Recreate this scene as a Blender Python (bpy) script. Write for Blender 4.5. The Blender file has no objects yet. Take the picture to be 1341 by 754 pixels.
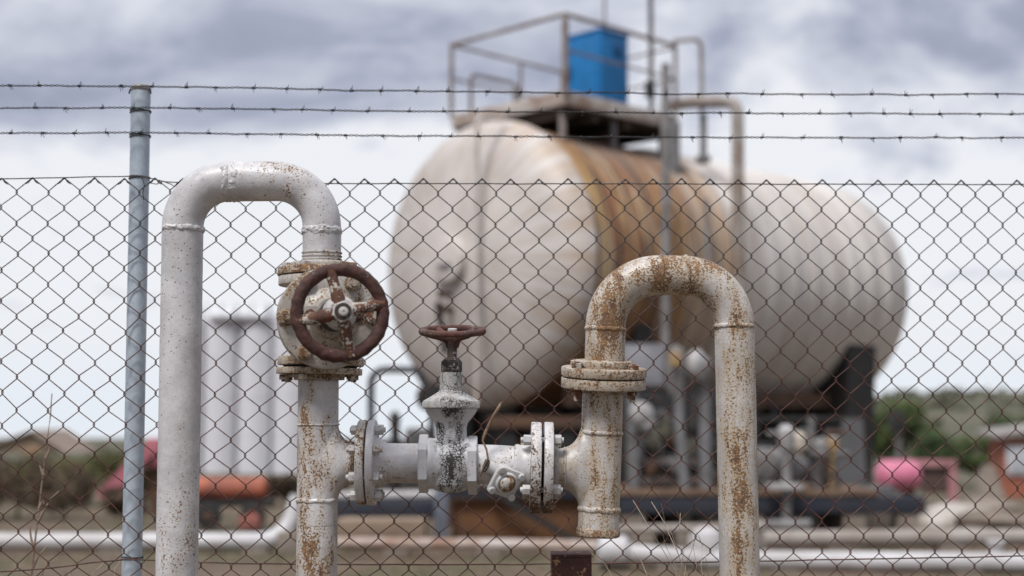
import bpy, bmesh, math, random
from mathutils import Vector, Matrix, noise as mnoise
R = math.radians
random.seed(7)
scene = bpy.context.scene
COL = scene.collection

# ------------------------------------------------------------------ camera
PX_W, PX_H, FPX = 1341.0, 754.0, 1862.0
HOR = 545.0
CAM_H = 1.4
PITCH = math.atan((HOR - PX_H/2)/FPX)
cam_d = bpy.data.cameras.new('camera')
cam = bpy.data.objects.new('camera', cam_d)
COL.objects.link(cam)
cam.location = (0, 0, CAM_H)
cam.rotation_euler = (math.pi/2 + PITCH, 0, 0)
cam_d.sensor_width = 36.0
cam_d.lens = 36.0*FPX/PX_W
cam_d.clip_start = 0.1
cam_d.clip_end = 9000
cam_d.dof.use_dof = True
cam_d.dof.focus_distance = 3.14
cam_d.dof.aperture_fstop = 1.95
cam_d.dof.aperture_blades = 9
scene.camera = cam
_c, _s = math.cos(PITCH), math.sin(PITCH)


def U(px, py, Y):
    """photograph position -> point at distance Y in front of the camera"""
    x = (px - PX_W/2)/FPX
    v = -(py - PX_H/2)/FPX
    dy, dz = _c - v*_s, _s + v*_c
    t = Y/dy
    return Vector((x*t, Y, CAM_H + dz*t))


def pxm(Y, px):      # length of px photograph pixels at distance Y
    return px*Y/FPX

# ------------------------------------------------------------------ materials
class NT:
    def __init__(self, tree):
        self.t = tree

    def n(self, typ, **kw):
        o = self.t.nodes.new(typ)
        for k, v in kw.items():
            setattr(o, k, v)
        return o

    def s(self, sock, v):
        if isinstance(v, bpy.types.NodeSocket):
            self.t.links.new(v, sock)
        elif isinstance(v, (tuple, list)) and len(v) == 3 and sock.type == 'RGBA':
            sock.default_value = (*v, 1)
        else:
            sock.default_value = v

    def math(self, op, a, b=0.0, c=0.0, clamp=False):
        o = self.n('ShaderNodeMath', operation=op, use_clamp=clamp)
        self.s(o.inputs[0], a); self.s(o.inputs[1], b); self.s(o.inputs[2], c)
        return o.outputs[0]

    def mix(self, f, a, b, typ='MIX'):
        o = self.n('ShaderNodeMix', data_type='RGBA', blend_type=typ)
        self.s(o.inputs[0], f); self.s(o.inputs[6], a); self.s(o.inputs[7], b)
        return o.outputs[2]

    def mapr(self, v, a, b, c=0.0, d=1.0, smooth=True):
        o = self.n('ShaderNodeMapRange')
        if smooth:
            o.interpolation_type = 'SMOOTHSTEP'
        self.s(o.inputs[0], v)
        for i, q in enumerate((a, b, c, d)):
            self.s(o.inputs[i+1], q)
        return o.outputs[0]

    def coord(self, scale=(1, 1, 1), off=(0, 0, 0), kind='Object'):
        tc = self.n('ShaderNodeTexCoord')
        m = self.n('ShaderNodeMapping')
        self.t.links.new(tc.outputs[kind], m.inputs[0])
        m.inputs['Location'].default_value = off
        m.inputs['Scale'].default_value = scale
        return m.outputs[0]

    def noise(self, scale, detail=3, rough=0.5, vec=None, dist=0.0):
        o = self.n('ShaderNodeTexNoise')
        o.inputs['Scale'].default_value = scale
        o.inputs['Detail'].default_value = detail
        o.inputs['Roughness'].default_value = rough
        o.inputs['Distortion'].default_value = dist
        if vec is not None:
            self.t.links.new(vec, o.inputs['Vector'])
        return o.outputs['Fac']

    def voro(self, scale, vec=None, feature='F1', out='Distance'):
        o = self.n('ShaderNodeTexVoronoi', feature=feature)
        o.inputs['Scale'].default_value = scale
        if vec is not None:
            self.t.links.new(vec, o.inputs['Vector'])
        return o.outputs[out]

    def bump(self, h, strength=0.3, dist=0.001, normal=None):
        o = self.n('ShaderNodeBump')
        o.inputs['Strength'].default_value = strength
        o.inputs['Distance'].default_value = dist
        self.t.links.new(h, o.inputs['Height'])
        if normal is not None:
            self.t.links.new(normal, o.inputs['Normal'])
        return o.outputs[0]


def new_mat(name):
    m = bpy.data.materials.new(name)
    m.use_nodes = True
    t = m.node_tree
    b = t.nodes['Principled BSDF']
    return m, NT(t), b


def rusty_paint(name, thr=0.56, base=(0.58, 0.57, 0.59), base2=(0.43, 0.42, 0.435), streak=0.3,
                rust=(0.245, 0.130, 0.056), rust2=(0.105, 0.055, 0.034), off=(0, 0, 0), crack=None,
                grime=0.5, hi=230, low=9.0, pits=0.5, rough=0.40, wts=(0.34, 0.40, 0.26), region=(), stain=(0.07, 0.40)):
    m, N, b = new_mat(name)
    co = N.coord(off=off)
    cs = N.coord(scale=(1, 1, streak), off=off)
    low_n = N.noise(low, 3, 0.55, cs)
    hi_n = N.noise(hi, 2, 0.65, co)
    mid_n = N.noise(52, 3, 0.6, cs)
    v = N.math('ADD', N.math('MULTIPLY', low_n, wts[0]), N.math('ADD', N.math('MULTIPLY', hi_n, wts[1]), N.math('MULTIPLY', mid_n, wts[2])))
    for ax, val, wid, amt in region:       # welds, flanges and hollows rust first
        sp = N.n('ShaderNodeSeparateXYZ'); N.t.links.new(N.coord(), sp.inputs[0])
        v = N.math('ADD', v, N.mapr(N.math('ABSOLUTE', N.math('SUBTRACT', sp.outputs[ax], val)), wid, 0.0, 0.0, amt))
    mask = N.mapr(v, thr-0.004, thr+0.020)
    halo = N.mapr(v, thr-stain[0], thr+0.01)
    # paint tone: brush marks, soft dirt, fine grain
    tone = N.mix(N.mapr(N.noise(11, 5, 0.65, co), 0.32, 0.68), base, base2)
    dirt = N.mapr(N.noise(30, 5, 0.7, cs), 0.48, 0.75)
    tone = N.mix(N.math('MULTIPLY', dirt, grime), tone, (0.25, 0.22, 0.195))
    fine = N.mapr(N.noise(330, 3, 0.65, co), 0.56, 0.72)
    tone = N.mix(N.math('MULTIPLY', fine, 0.30+0.3*grime), tone, (0.24, 0.215, 0.20))
    tone = N.mix(N.math('MULTIPLY', halo, stain[1]), tone, (0.40, 0.295, 0.165))
    rc = N.mix(N.mapr(N.noise(85, 4, 0.65, co), 0.36, 0.62), rust, rust2)
    rc = N.mix(N.mapr(N.noise(260, 2, 0.6, co), 0.55, 0.70), rc, (0.33, 0.21, 0.105))
    col = N.mix(mask, tone, rc)
    # chips and pits of two sizes
    pit = None
    zone = N.mapr(N.noise(7, 3, 0.6, cs), 0.38, 0.62, 0.35, 1.0)
    for sc, rmax, frac in ((70, 0.24, 0.42), (165, 0.34, 0.75)):
        vd = N.n('ShaderNodeTexVoronoi'); vd.inputs['Scale'].default_value = sc; N.t.links.new(co, vd.inputs['Vector'])
        sp = N.n('ShaderNodeSeparateColor'); N.t.links.new(vd.outputs['Color'], sp.inputs[0])
        rad = N.math('MULTIPLY', N.mapr(sp.outputs[0], 1-pits*frac, 1.0, 0.0, rmax, smooth=False), zone)
        dist = N.math('ADD', vd.outputs['Distance'], N.math('MULTIPLY', N.math('SUBTRACT', hi_n, 0.5), 0.25))
        q_ = N.mapr(N.math('SUBTRACT', rad, dist), -0.02, 0.05)
        q_ = N.math('MULTIPLY', q_, N.math('GREATER_THAN', rad, 0.03))
        pit = q_ if pit is None else N.math('MAXIMUM', pit, q_)
    col = N.mix(N.math('MULTIPLY', pit, 0.8), col, (0.15, 0.085, 0.055))
    mh = N.math('MAXIMUM', mask, pit)
    hgt = N.math('SUBTRACT', N.math('MULTIPLY', N.noise(60, 3, 0.55, co), 0.9), N.math('MULTIPLY', mh, N.math('ADD', 0.25, N.math('MULTIPLY', hi_n, 0.7))))
    hgt = N.math('ADD', hgt, N.math('MULTIPLY', N.noise(190, 3, 0.6, co), 0.35))
    if crack is not None:
        cx, wid, amt = crack
        wn = N.n('ShaderNodeTexNoise'); wn.inputs['Scale'].default_value = 90; wn.inputs['Detail'].default_value = 3; N.t.links.new(co, wn.inputs['Vector'])
        wv = N.n('ShaderNodeVectorMath', operation='MULTIPLY_ADD')
        N.t.links.new(wn.outputs['Color'], wv.inputs[0]); wv.inputs[1].default_value = (0.014,)*3
        N.t.links.new(co, wv.inputs[2])
        e1 = N.voro(150, wv.outputs[0], 'DISTANCE_TO_EDGE')
        e2 = N.voro(300, wv.outputs[0], 'DISTANCE_TO_EDGE')
        sx = N.n('ShaderNodeSeparateXYZ'); N.t.links.new(co, sx.inputs[0])
        d = N.math('ABSOLUTE', N.math('SUBTRACT', sx.outputs[0], cx))
        d = N.math('ADD', d, N.math('MULTIPLY', N.math('SUBTRACT', N.noise(45, 3, 0.6, cs), 0.5), wid*1.8))
        zn = N.math('MULTIPLY', N.mapr(d, wid*1.1, 0.0), N.mapr(N.noise(20, 4, 0.6, cs), 0.33, 0.56))
        l1 = N.mapr(N.math('SUBTRACT', N.math('MULTIPLY', zn, 0.16*amt), e1), 0.0, 0.04)
        l2 = N.mapr(N.math('SUBTRACT', N.math('MULTIPLY', zn, 0.085*amt), e2), 0.0, 0.03)
        flake = N.mapr(N.math('ADD', N.math('MULTIPLY', zn, 0.30*amt), N.math('MULTIPLY', N.noise(70, 4, 0.65, co), 0.8)), 0.755, 0.775)
        ck = N.math('MAXIMUM', N.math('MAXIMUM', l1, l2), flake)
        col = N.mix(ck, col, (0.032, 0.028, 0.026))
        hgt = N.math('SUBTRACT', hgt, N.math('MULTIPLY', ck, 0.7))
        mh = N.math('MAXIMUM', mh, ck)
    N.s(b.inputs['Base Color'], col)
    N.s(b.inputs['Roughness'], N.math('ADD', rough, N.math('MULTIPLY', mh, 0.38)))
    N.s(b.inputs['Normal'], N.bump(hgt, 0.7, 0.0013))
    return m


def rust_metal(name, c1, c2, flake=(0.4, 0.38, 0.36), flake_thr=0.72, scale=60, rough=0.85, bump=0.8):
    m, N, b = new_mat(name)
    co = N.coord()
    a = N.noise(scale, 5, 0.65, co)
    col = N.mix(N.mapr(a, 0.35, 0.65), c1, c2)
    f = N.mapr(N.math('ADD', N.math('MULTIPLY', N.noise(30, 3, 0.6, co), 0.6), N.math('MULTIPLY', N.noise(190, 3, 0.6, co), 0.4)), flake_thr-0.16, flake_thr-0.13)
    col = N.mix(f, col, flake)
    N.s(b.inputs['Base Color'], col)
    b.inputs['Roughness'].default_value = rough
    h = N.math('ADD', N.noise(130, 5, 0.7, co), N.math('MULTIPLY', f, 0.4))
    N.s(b.inputs['Normal'], N.bump(h, bump, 0.0015))
    return m


def plain(name, c1, c2=None, scale=6, rough=0.7, metal=0.0, bump=0.0, bscale=30, detail=4, stretch=(1, 1, 1)):
    m, N, b = new_mat(name)
    c2 = c2 or tuple(q*0.75 for q in c1)
    co = N.coord(scale=stretch)
    N.s(b.inputs['Base Color'], N.mix(N.mapr(N.noise(scale, detail, 0.6, co), 0.33, 0.67), c1, c2))
    b.inputs['Roughness'].default_value = rough
    b.inputs['Metallic'].default_value = metal
    if bump:
        N.s(b.inputs['Normal'], N.bump(N.noise(bscale, 4, 0.6, co), bump, 0.02))
    return m

# ------------------------------------------------------------------ mesh helpers
def basis(axis):
    a = Vector(axis).normalized()
    h = Vector((0, 0, 1)) if abs(a.z) < 0.9 else Vector((0, 1, 0))
    u = h.cross(a).normalized()
    v = a.cross(u)
    return a, u, v


def skin(bm, rings, close=True, cap0=False, cap1=False):
    vs = [[bm.verts.new(p) for p in r] for r in rings]
    n = len(vs[0])
    for i in range(len(vs)-1):
        for j in range(n if close else n-1):
            k = (j+1) % n
            bm.faces.new((vs[i][j], vs[i][k], vs[i+1][k], vs[i+1][j]))
    if cap0:
        bm.faces.new(list(reversed(vs[0])))
    if cap1:
        bm.faces.new(vs[-1])
    return vs


def lathe(bm, o, axis, prof, n=48, wob=0.0, freq=25.0, sx=1.0):
    """prof: (distance along axis, radius)"""
    o = Vector(o); a, u, v = basis(axis)
    rings = []
    for s, r in prof:
        ring = []
        for j in range(n):
            t = 2*math.pi*j/n
            d = u*math.cos(t)*sx + v*math.sin(t)
            rr = max(r, 1e-5)
            if wob:
                rr += wob*mnoise.noise((o + a*s + d*r)*freq)
            ring.append(o + a*s + d*rr)
        rings.append(ring)
    skin(bm, rings, True, True, True)


def disc(bm, o, axis, r, h, b=0.0015, n=48, r0=0.0, wob=0.0, freq=40):
    lathe(bm, o, axis, [(0, r-b), (b*0.35, r-b*0.3), (b, r), (h-b, r), (h-b*0.35, r-b*0.3), (h, r-b)], n, wob, freq)


def tube(bm, pts, r, n=16, cap=True, wob=0.0, freq=25.0):
    pts = [Vector(p) for p in pts]
    rs = r if isinstance(r, (list, tuple)) else [r]*len(pts)
    tang = []
    for i in range(len(pts)):
        a = pts[max(i-1, 0)]; b = pts[min(i+1, len(pts)-1)]
        tang.append((b-a).normalized())
    _, u, v = basis(tang[0])
    rings = []
    for i, p in enumerate(pts):
        t = tang[i]
        u = (u - t*u.dot(t)).normalized()
        v = t.cross(u)
        ring = []
        for j in range(n):
            q = 2*math.pi*j/n
            d = u*math.cos(q) + v*math.sin(q)
            rr = rs[i]
            if wob:
                rr += wob*mnoise.noise((p + d*rr)*freq)
            ring.append(p + d*rr)
        rings.append(ring)
    skin(bm, rings, True, cap, cap)


def prism(bm, o, axis, r, h, n=6, rot=0.0, b=0.0):
    o = Vector(o); a, u, v = basis(axis)
    prof = [(0, r), (h, r)] if not b else [(0, r-b), (b, r), (h-b, r), (h, r-b)]
    rings = [[o + a*s + (u*math.cos(rot+2*math.pi*j/n) + v*math.sin(rot+2*math.pi*j/n))*rr for j in range(n)] for s, rr in prof]
    skin(bm, rings, True, True, True)


def box(bm, c, size, rotz=0.0, bevel=0.0, M=None):
    t = bmesh.new()
    bmesh.ops.create_cube(t, size=1)
    bmesh.ops.scale(t, vec=size, verts=t.verts)
    if bevel:
        bmesh.ops.bevel(t, geom=t.edges[:], offset=bevel, segments=2, affect='EDGES', profile=0.6)
    mat = M if M is not None else Matrix.Rotation(rotz, 4, 'Z')
    bmesh.ops.transform(t, matrix=Matrix.Translation(c) @ mat.to_4x4(), verts=t.verts)
    idx = {}
    for v in t.verts:
        idx[v] = bm.verts.new(v.co)
    for f in t.faces:
        bm.faces.new([idx[v] for v in f.verts])
    t.free()


def box2(bm, lo, hi, bevel=0.0):
    lo, hi = Vector(lo), Vector(hi)
    box(bm, (lo+hi)/2, tuple(abs(q) for q in (hi-lo)), 0, bevel)


def bar(bm, p, q, w, h=None):
    """square section bar from p to q"""
    p, q = Vector(p), Vector(q); h = h or w
    a, u, v = basis(q-p)
    rings = [[c + u*sx*w/2 + v*sy*h/2 for sx, sy in ((-1, -1), (1, -1), (1, 1), (-1, 1))] for c in (p, q)]
    skin(bm, rings, True, True, True)


def fillet(pts, rad, step=8):
    pts = [Vector(p) for p in pts]
    rads = rad if isinstance(rad, (list, tuple)) else [rad]*(len(pts)-2)
    out = [pts[0]]
    for i in range(1, len(pts)-1):
        p0, p1, p2 = pts[i-1], pts[i], pts[i+1]
        a = (p0-p1).normalized(); b = (p2-p1).normalized()
        ang = a.angle(b)
        d = rads[i-1]/math.tan(ang/2)
        c = p1 + (a+b).normalized()*(rads[i-1]/math.sin(ang/2))
        s, e = p1+a*d-c, p1+b*d-c
        tot = s.angle(e)
        ax = s.cross(e).normalized()
        m = max(4, int(tot/R(90)*step*2))
        for k in range(m+1):
            out.append(c + Matrix.Rotation(tot*k/m, 3, ax) @ s)
    out.append(pts[-1])
    return out


def resample(pts, d):
    out = [pts[0]]
    for a, b in zip(pts[:-1], pts[1:]):
        n = max(1, int((b-a).length/d))
        for k in range(1, n+1):
            out.append(a.lerp(b, k/n))
    return out


def root_mat(o):
    while o.parent:
        o = o.parent
    return Matrix.Translation(o.location) @ Matrix.Rotation(o.rotation_euler.z, 4, 'Z')


def obj(name, bm, mat, parent=None, sharp=35, local=False, flat=False):
    bmesh.ops.recalc_face_normals(bm, faces=bm.faces)
    if parent is not None and not local:
        bmesh.ops.transform(bm, matrix=root_mat(parent).inverted(), verts=bm.verts)
    me = bpy.data.meshes.new(name)
    bm.to_mesh(me); bm.free()
    if not flat:
        me.shade_smooth()
        me.set_sharp_from_angle(angle=R(sharp))
    me.materials.append(mat)
    o = bpy.data.objects.new(name, me)
    COL.objects.link(o)
    if parent is not None:
        o.parent = parent
    return o


def remesh(o, voxel, smooth=8):
    r = o.modifiers.new('r', 'REMESH'); r.mode = 'VOXEL'; r.voxel_size = voxel; r.use_smooth_shade = True
    s = o.modifiers.new('s', 'SMOOTH'); s.factor = 0.5; s.iterations = smooth
    bpy.context.view_layer.update()
    dg = bpy.context.evaluated_depsgraph_get()
    me = bpy.data.meshes.new_from_object(o.evaluated_get(dg))
    o.modifiers.clear()
    old = o.data
    me.name = old.name
    o.data = me
    me.shade_smooth()
    return o


def tag(o, label, cat, group=None, kind=None):
    o['label'] = label; o['category'] = cat
    if group:
        o['group'] = group
    if kind:
        o['kind'] = kind
    return o


def thing(name, loc, label, cat, rz=0.0, group=None):
    o = bpy.data.objects.new(name, None)
    COL.objects.link(o)
    o.location = loc; o.rotation_euler = (0, 0, rz)
    return tag(o, label, cat, group)


def struct(o):
    o['kind'] = 'structure'
    return o

NB = bmesh.new

# ------------------------------------------------------------------ light and sky
SUN_EL, SUN_AZ = R(57), R(-150)      # azimuth from +Y towards +X: behind the camera and to the left
w = bpy.data.worlds.new('World'); scene.world = w; w.use_nodes = True
W = NT(w.node_tree); w.node_tree.nodes.clear()
out = W.n('ShaderNodeOutputWorld')
sky = W.n('ShaderNodeTexSky', sky_type='NISHITA', sun_disc=False)
sky.sun_elevation = SUN_EL; sky.sun_rotation = SUN_AZ; sky.dust_density = 2.0
tc = W.n('ShaderNodeTexCoord')
sp = W.n('ShaderNodeSeparateXYZ'); W.t.links.new(tc.outputs['Generated'], sp.inputs[0])
dx, dy, dz = sp.outputs
den = W.math('ADD', W.math('MAXIMUM', dz, 0.0), 0.30)
cb = W.n('ShaderNodeCombineXYZ')
W.s(cb.inputs[0], W.math('DIVIDE', dx, den)); W.s(cb.inputs[1], W.math('DIVIDE', dy, den)); cb.inputs[2].default_value = 3.7
mp = W.n('ShaderNodeMapping'); W.t.links.new(cb.outputs[0], mp.inputs[0])
mp.inputs['Location'].default_value = (12.1, 7.7, 0)
n1 = W.noise(1.9, 6, 0.55, mp.outputs[0], 0.6)
n2 = W.noise(6.5, 5, 0.6, mp.outputs[0], 0.5)
cl = W.math('ADD', W.math('MULTIPLY', n1, 0.78), W.math('MULTIPLY', n2, 0.22))
band = W.mapr(dz, 0.11, 0.26, -0.125, 0.095)
v = W.math('SUBTRACT', cl, band)
rp = W.n('ShaderNodeValToRGB'); W.t.links.new(v, rp.inputs[0])
cr = rp.color_ramp
cr.elements[0].position = 0.30; cr.elements[0].color = (0.28, 0.305, 0.41, 1)
cr.elements[1].position = 0.54; cr.elements[1].color = (0.89, 0.905, 0.945, 1)
e = cr.elements.new(0.39); e.color = (0.39, 0.42, 0.535, 1)
e = cr.elements.new(0.47); e.color = (0.645, 0.67, 0.765, 1)
horizon = W.mapr(dz, 0.09, 0.0, 0.0, 0.6)
c1 = W.mix(horizon, rp.outputs[0], (0.80, 0.88, 0.97))
zen = W.mapr(dz, 0.33, 0.65, 0.0, 0.9)
c2 = W.mix(zen, c1, (1.15, 1.17, 1.24))
back = W.math('MULTIPLY', W.mapr(dy, 0.5, -0.2, 0.0, 0.8), W.mapr(dz, 0.95, 0.6))  # unseen sky behind the camera, darkened to make the light more directional
c2 = W.mix(back, c2, (0.40, 0.415, 0.46))
# low unseen sky at both sides, darkened to shade the pipe edges
side = W.math('MULTIPLY', W.mapr(W.math('ABSOLUTE', dx), 0.38, 0.85), W.mapr(dz, 0.6, 0.25))
c2 = W.mix(W.math('MULTIPLY', side, 0.75), c2, (0.34, 0.36, 0.42))
low = W.mapr(dz, -0.02, -0.12)
c3 = W.mix(low, c2, (0.12, 0.105, 0.095))
skyc = W.mix(1.0, sky.outputs[0], (0.10, 0.10, 0.10), 'MULTIPLY')
mixc = W.mix(0.94, skyc, c3)
bg = W.n('ShaderNodeBackground'); W.s(bg.inputs[0], mixc); bg.inputs[1].default_value = 1.0
W.t.links.new(bg.outputs[0], out.inputs[0])

sd = bpy.data.lights.new('sun', 'SUN'); sd.energy = 3.2; sd.angle = R(18); sd.color = (1.0, 0.975, 0.945)
so = bpy.data.objects.new('sun', sd); COL.objects.link(so)
dirv = Vector((math.sin(SUN_AZ)*math.cos(SUN_EL), math.cos(SUN_AZ)*math.cos(SUN_EL), math.sin(SUN_EL)))
so.rotation_euler = dirv.to_track_quat('Z', 'Y').to_euler()
so.location = dirv*50

vs = scene.view_settings
vs.view_transform = 'Standard'; vs.look = 'None'; vs.exposure = 0.0; vs.gamma = 1.0; vs.use_curve_mapping = False
scene.render.resolution_x = 1024; scene.render.resolution_y = 576

# ------------------------------------------------------------------ palette
PY = 3.07            # distance of the pipework plane


def F(px, py, Y=PY):
    return U(px, py, Y)


def q(px, Y=PY):
    return pxm(Y, px)


RX = F(590, 606).x


def rx(px):
    return F(px, 600).x - RX


def rz(py):
    return F(600, py).z

M_pipeL = rusty_paint('paint_left', thr=0.600, grime=0.25, pits=0.8, streak=0.35, base=(0.60, 0.59, 0.61), region=((2, rz(218), 0.06, 0.035), (2, rz(300), 0.02, 0.03), (2, rz(760), 0.42, 0.04)))
M_teeL = rusty_paint('paint_left_tee', thr=0.548, grime=0.26, streak=0.30, off=(3.13, 0.02, 0.44), pits=0.6, low=15, wts=(0.45, 0.33, 0.22), stain=(0.08, 0.6), base=(0.60, 0.59, 0.61),
                     region=((0, rx(408), 0.03, 0.035), (0, rx(462), 0.03, 0.035), (2, rz(590), 0.11, 0.035)))
M_spool = rusty_paint('paint_spool', thr=0.575, grime=0.28, streak=0.8, off=(1.3, 5, 2), pits=0.6, base=(0.60, 0.59, 0.61), region=((0, rx(505), 0.05, 0.02), (0, rx(660), 0.05, 0.02)))
M_right = rusty_paint('paint_right', thr=0.530, grime=0.36, streak=0.20, off=(7.4, 2, 1), hi=250, low=15, pits=0.6, wts=(0.30, 0.40, 0.30), stain=(0.13, 0.75), base=(0.55, 0.54, 0.56), base2=(0.41, 0.40, 0.405),
                      region=((2, rz(350), 0.06, 0.03), (0, rx(958), 0.03, 0.022), (0, rx(788), 0.035, 0.022), (2, rz(667), 0.02, 0.02), (2, rz(567), 0.02, 0.02), (2, rz(430), 0.02, 0.02)))
M_disc = rusty_paint('paint_disc', thr=0.56, grime=0.35, streak=0.7, off=(6, 5, 2), pits=0.7, rust=(0.12, 0.06, 0.035), rust2=(0.05, 0.03, 0.022), region=((2, rz(672), 0.045, 0.16), (2, rz(553), 0.04, 0.03)))
M_flange = rusty_paint('paint_flange', thr=0.54, grime=0.55, off=(9, 1, 4), pits=0.7, base=(0.54, 0.52, 0.50), base2=(0.40, 0.37, 0.34))
M_flangeR = rusty_paint('paint_flange_rust', stain=(0.11, 0.55), thr=0.497, grime=0.6, off=(4, 7, 4), base=(0.50, 0.475, 0.45), base2=(0.36, 0.32, 0.28), pits=0.8, streak=1.0)
M_bolt = rusty_paint('paint_bolt', thr=0.53, grime=0.6, hi=260, low=40, off=(5, 5, 5), base=(0.54, 0.53, 0.52))
M_vbolt = rusty_paint('paint_valve_bolt', thr=0.50, grime=0.9, hi=260, low=40, off=(5, 6, 5), base=(0.46, 0.42, 0.38), base2=(0.30, 0.26, 0.22), pits=0.9)
M_rbolt = rust_metal('rust_bolt', (0.16, 0.065, 0.03), (0.07, 0.03, 0.02), (0.42, 0.38, 0.33), 0.68, 120)
M_body = rusty_paint('paint_valve_body', thr=0.55, grime=0.85, off=(2, 2, 2), base=(0.46, 0.44, 0.42), base2=(0.30, 0.27, 0.245), pits=1.0, streak=0.8)
M_wheel = rust_metal('rust_wheel', (0.082, 0.030, 0.022), (0.036, 0.015, 0.013), (0.17, 0.13, 0.11), 0.765, 70, 0.75, 1.0)
M_spoke = rust_metal('rust_spoke', (0.13, 0.055, 0.03), (0.06, 0.028, 0.022), (0.44, 0.40, 0.35), 0.685, 60)
M_hub = rusty_paint('paint_hub', thr=0.58, grime=0.6, hi=200, low=30, base=(0.52, 0.49, 0.46))
M_gland = rust_metal('gland_dark', (0.028, 0.02, 0.018), (0.05, 0.035, 0.03), (0.38, 0.36, 0.36), 0.745, 90, 0.6)
M_dark = plain('dark_gap', (0.02, 0.017, 0.015), rough=0.9)
M_gasket = plain('gasket', (0.03, 0.024, 0.02), rough=0.95)
M_nut = rusty_paint('paint_nut', thr=0.64, grime=0.4, off=(8, 3, 1), base=(0.56, 0.555, 0.55))

# ================================================================== PIPEWORK
pw = thing('pipework', (F(590, 606).x, PY, 0), 'white rust-speckled pipework of two inverted U bends and valves before the fence', 'pipework')


def weld(bm, c, axis, r, wdt, wob=0.0022, n=64, freq=70):
    pr = []
    for k in range(11):
        t = k/10
        pr.append(((t-0.5)*wdt, r - 0.0012 + (0.0012+0.0024)*math.sin(math.pi*t)**0.7))
    o = Vector(c); a, u, v = basis(axis)
    rings = []
    for s, r_ in pr:
        ring = []
        for j in range(120):
            t = 2*math.pi*j/120
            d = u*math.cos(t) + v*math.sin(t)
            p = o + a*s + d*r_
            sh = a*(wdt*0.22*mnoise.noise((o + d*r)*55))
            rr = wob*0.8*mnoise.noise(p*freq) + wob*0.7*mnoise.noise(p*230)
            ring.append(p + d*rr + sh)
        rings.append(ring)
    skin(bm, rings, True, True, True)


def hexnut(bm, o, axis, r, h, rot=0.2):
    prism(bm, o, axis, r, h, 6, rot, r*0.10)


# ---- left inverted U
b = NB()
corner = [F(233.6, 1440), F(240.3, 237.5), F(421.5, 237.5), F(421.5, 346)]
corner[0].z = -0.05
corner[0].x = F(234, 760).x
path = resample(fillet(corner, [q(60), q(61)], 14), 0.012)
rad = []
for p in path:
    t = max(0.0, min(1.0, (p.x - F(300, 0).x)/(F(421, 0).x - F(300, 0).x)))
    rad.append(q(26.9)*(1-t) + q(25.2)*t)
tube(b, path, rad, 56, True, 0.0006, 30)
g1 = obj('gooseneck_pipe', b, M_pipeL, pw)
for c, ax, r, wd in ((F(240, 300), (0, 0, 1), 26.9, 9), (F(299, 237.5), (1, 0, 0), 26.4, 12), (F(309, 237.5), (1, 0, 0), 26.0, 15), (F(421.5, 302), (0, 0, 1), 25.2, 11)):
    b = NB(); weld(b, c, ax, q(r), q(wd), 0.003)
    obj('weld_bead', b, M_pipeL, g1)
b = NB()
for yy in (331, 335.5, 340):
    lathe(b, F(421.5, yy+2), (0, 0, 1), [(0, q(24.5)), (q(1.2), q(26.6)), (q(2.4), q(26.6)), (q(3.4), q(24.5))], 56, 0.0006, 60)
obj('thread_ring', b, M_flange, g1)

# ---- big gate valve facing the viewer
VD = Vector((math.sin(R(17)), -math.cos(R(17)), 0.0))         # direction of its stem
BF = F(427.5, 417.5, 2.985)                                    # back face centre of bonnet flange
gv = None
b = NB()
lathe(b, F(420, 468), (0, 0, 1), [(0, q(30)), (q(8), q(36)), (q(30), q(44)), (q(60), q(44)), (q(86), q(36)), (q(94), q(30))], 48)
cen = F(420, 420)
lathe(b, cen - VD*0.02, VD, [(0, q(46)), (0.05, q(48)), ((BF-cen).dot(VD)+0.022, q(50))], 48)
gv = obj('gate_valve', b, M_body, pw)
remesh(gv, 0.003, 6)
def gsub(name, bm, mat, sharp=35):
    return obj(name, bm, mat, gv, sharp)
# flanges above and below
b = NB(); disc(b, F(421.5, 350.5), (0, 0, 1), q(41), q(6.5), 0.002, wob=0.0015); gsub('flange_collar', b, M_flange)
b = NB(); disc(b, F(421, 361.5), (0, 0.0, 1), q(57), q(10.5), 0.002, 64, wob=0.0025, freq=60); gsub('flange', b, M_flangeR)
b = NB(); disc(b, F(421, 374.5), (0, 0, 1), q(56), q(12), 0.002, 64, wob=0.0012); gsub('flange', b, M_flange)
b = NB(); disc(b, F(420, 479), (0.02, 0, 1), q(56), q(11.5), 0.002, 64, wob=0.001); gsub('flange', b, M_flangeR)
b = NB(); disc(b, F(419.5, 481.8), (0.02, 0, 1), q(48), q(2.6), 0.0005, 48); gsub('gasket', b, M_gasket)
b = NB(); disc(b, F(418, 490.3), (0.02, 0, 1), q(56), q(8.2), 0.0015, 64, wob=0.001); gsub('flange', b, M_flangeR)
b = NB(); disc(b, F(418, 493.5), (0, 0, 1), q(42), q(3.2), 0.001, 48, wob=0.001); disc(b, F(418, 497.5), (0, 0, 1), q(33), q(4), 0.001, 48); gsub('flange_collar', b, M_flangeR)
for ang in (200, 250, 290, 340, 20, 160):
    d = Vector((math.cos(R(ang)), math.sin(R(ang)), 0))
    b = NB(); hexnut(b, F(418, 497.5) + d*q(46), (0, 0, 1), q(6.5), q(7), ang); tube(b, [F(418, 500) + d*q(46), F(418, 492) + d*q(46)], q(3.6), 10)
    gsub('bolt', b, M_rbolt)
for ang in (205, 335, 250, 120):
    d = Vector((math.cos(R(ang)), math.sin(R(ang)), 0))
    b = NB(); hexnut(b, F(421, 350.8) + d*q(47), (0, 0, 1), q(6.5), q(5), ang)
    gsub('bolt', b, M_bolt)
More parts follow.
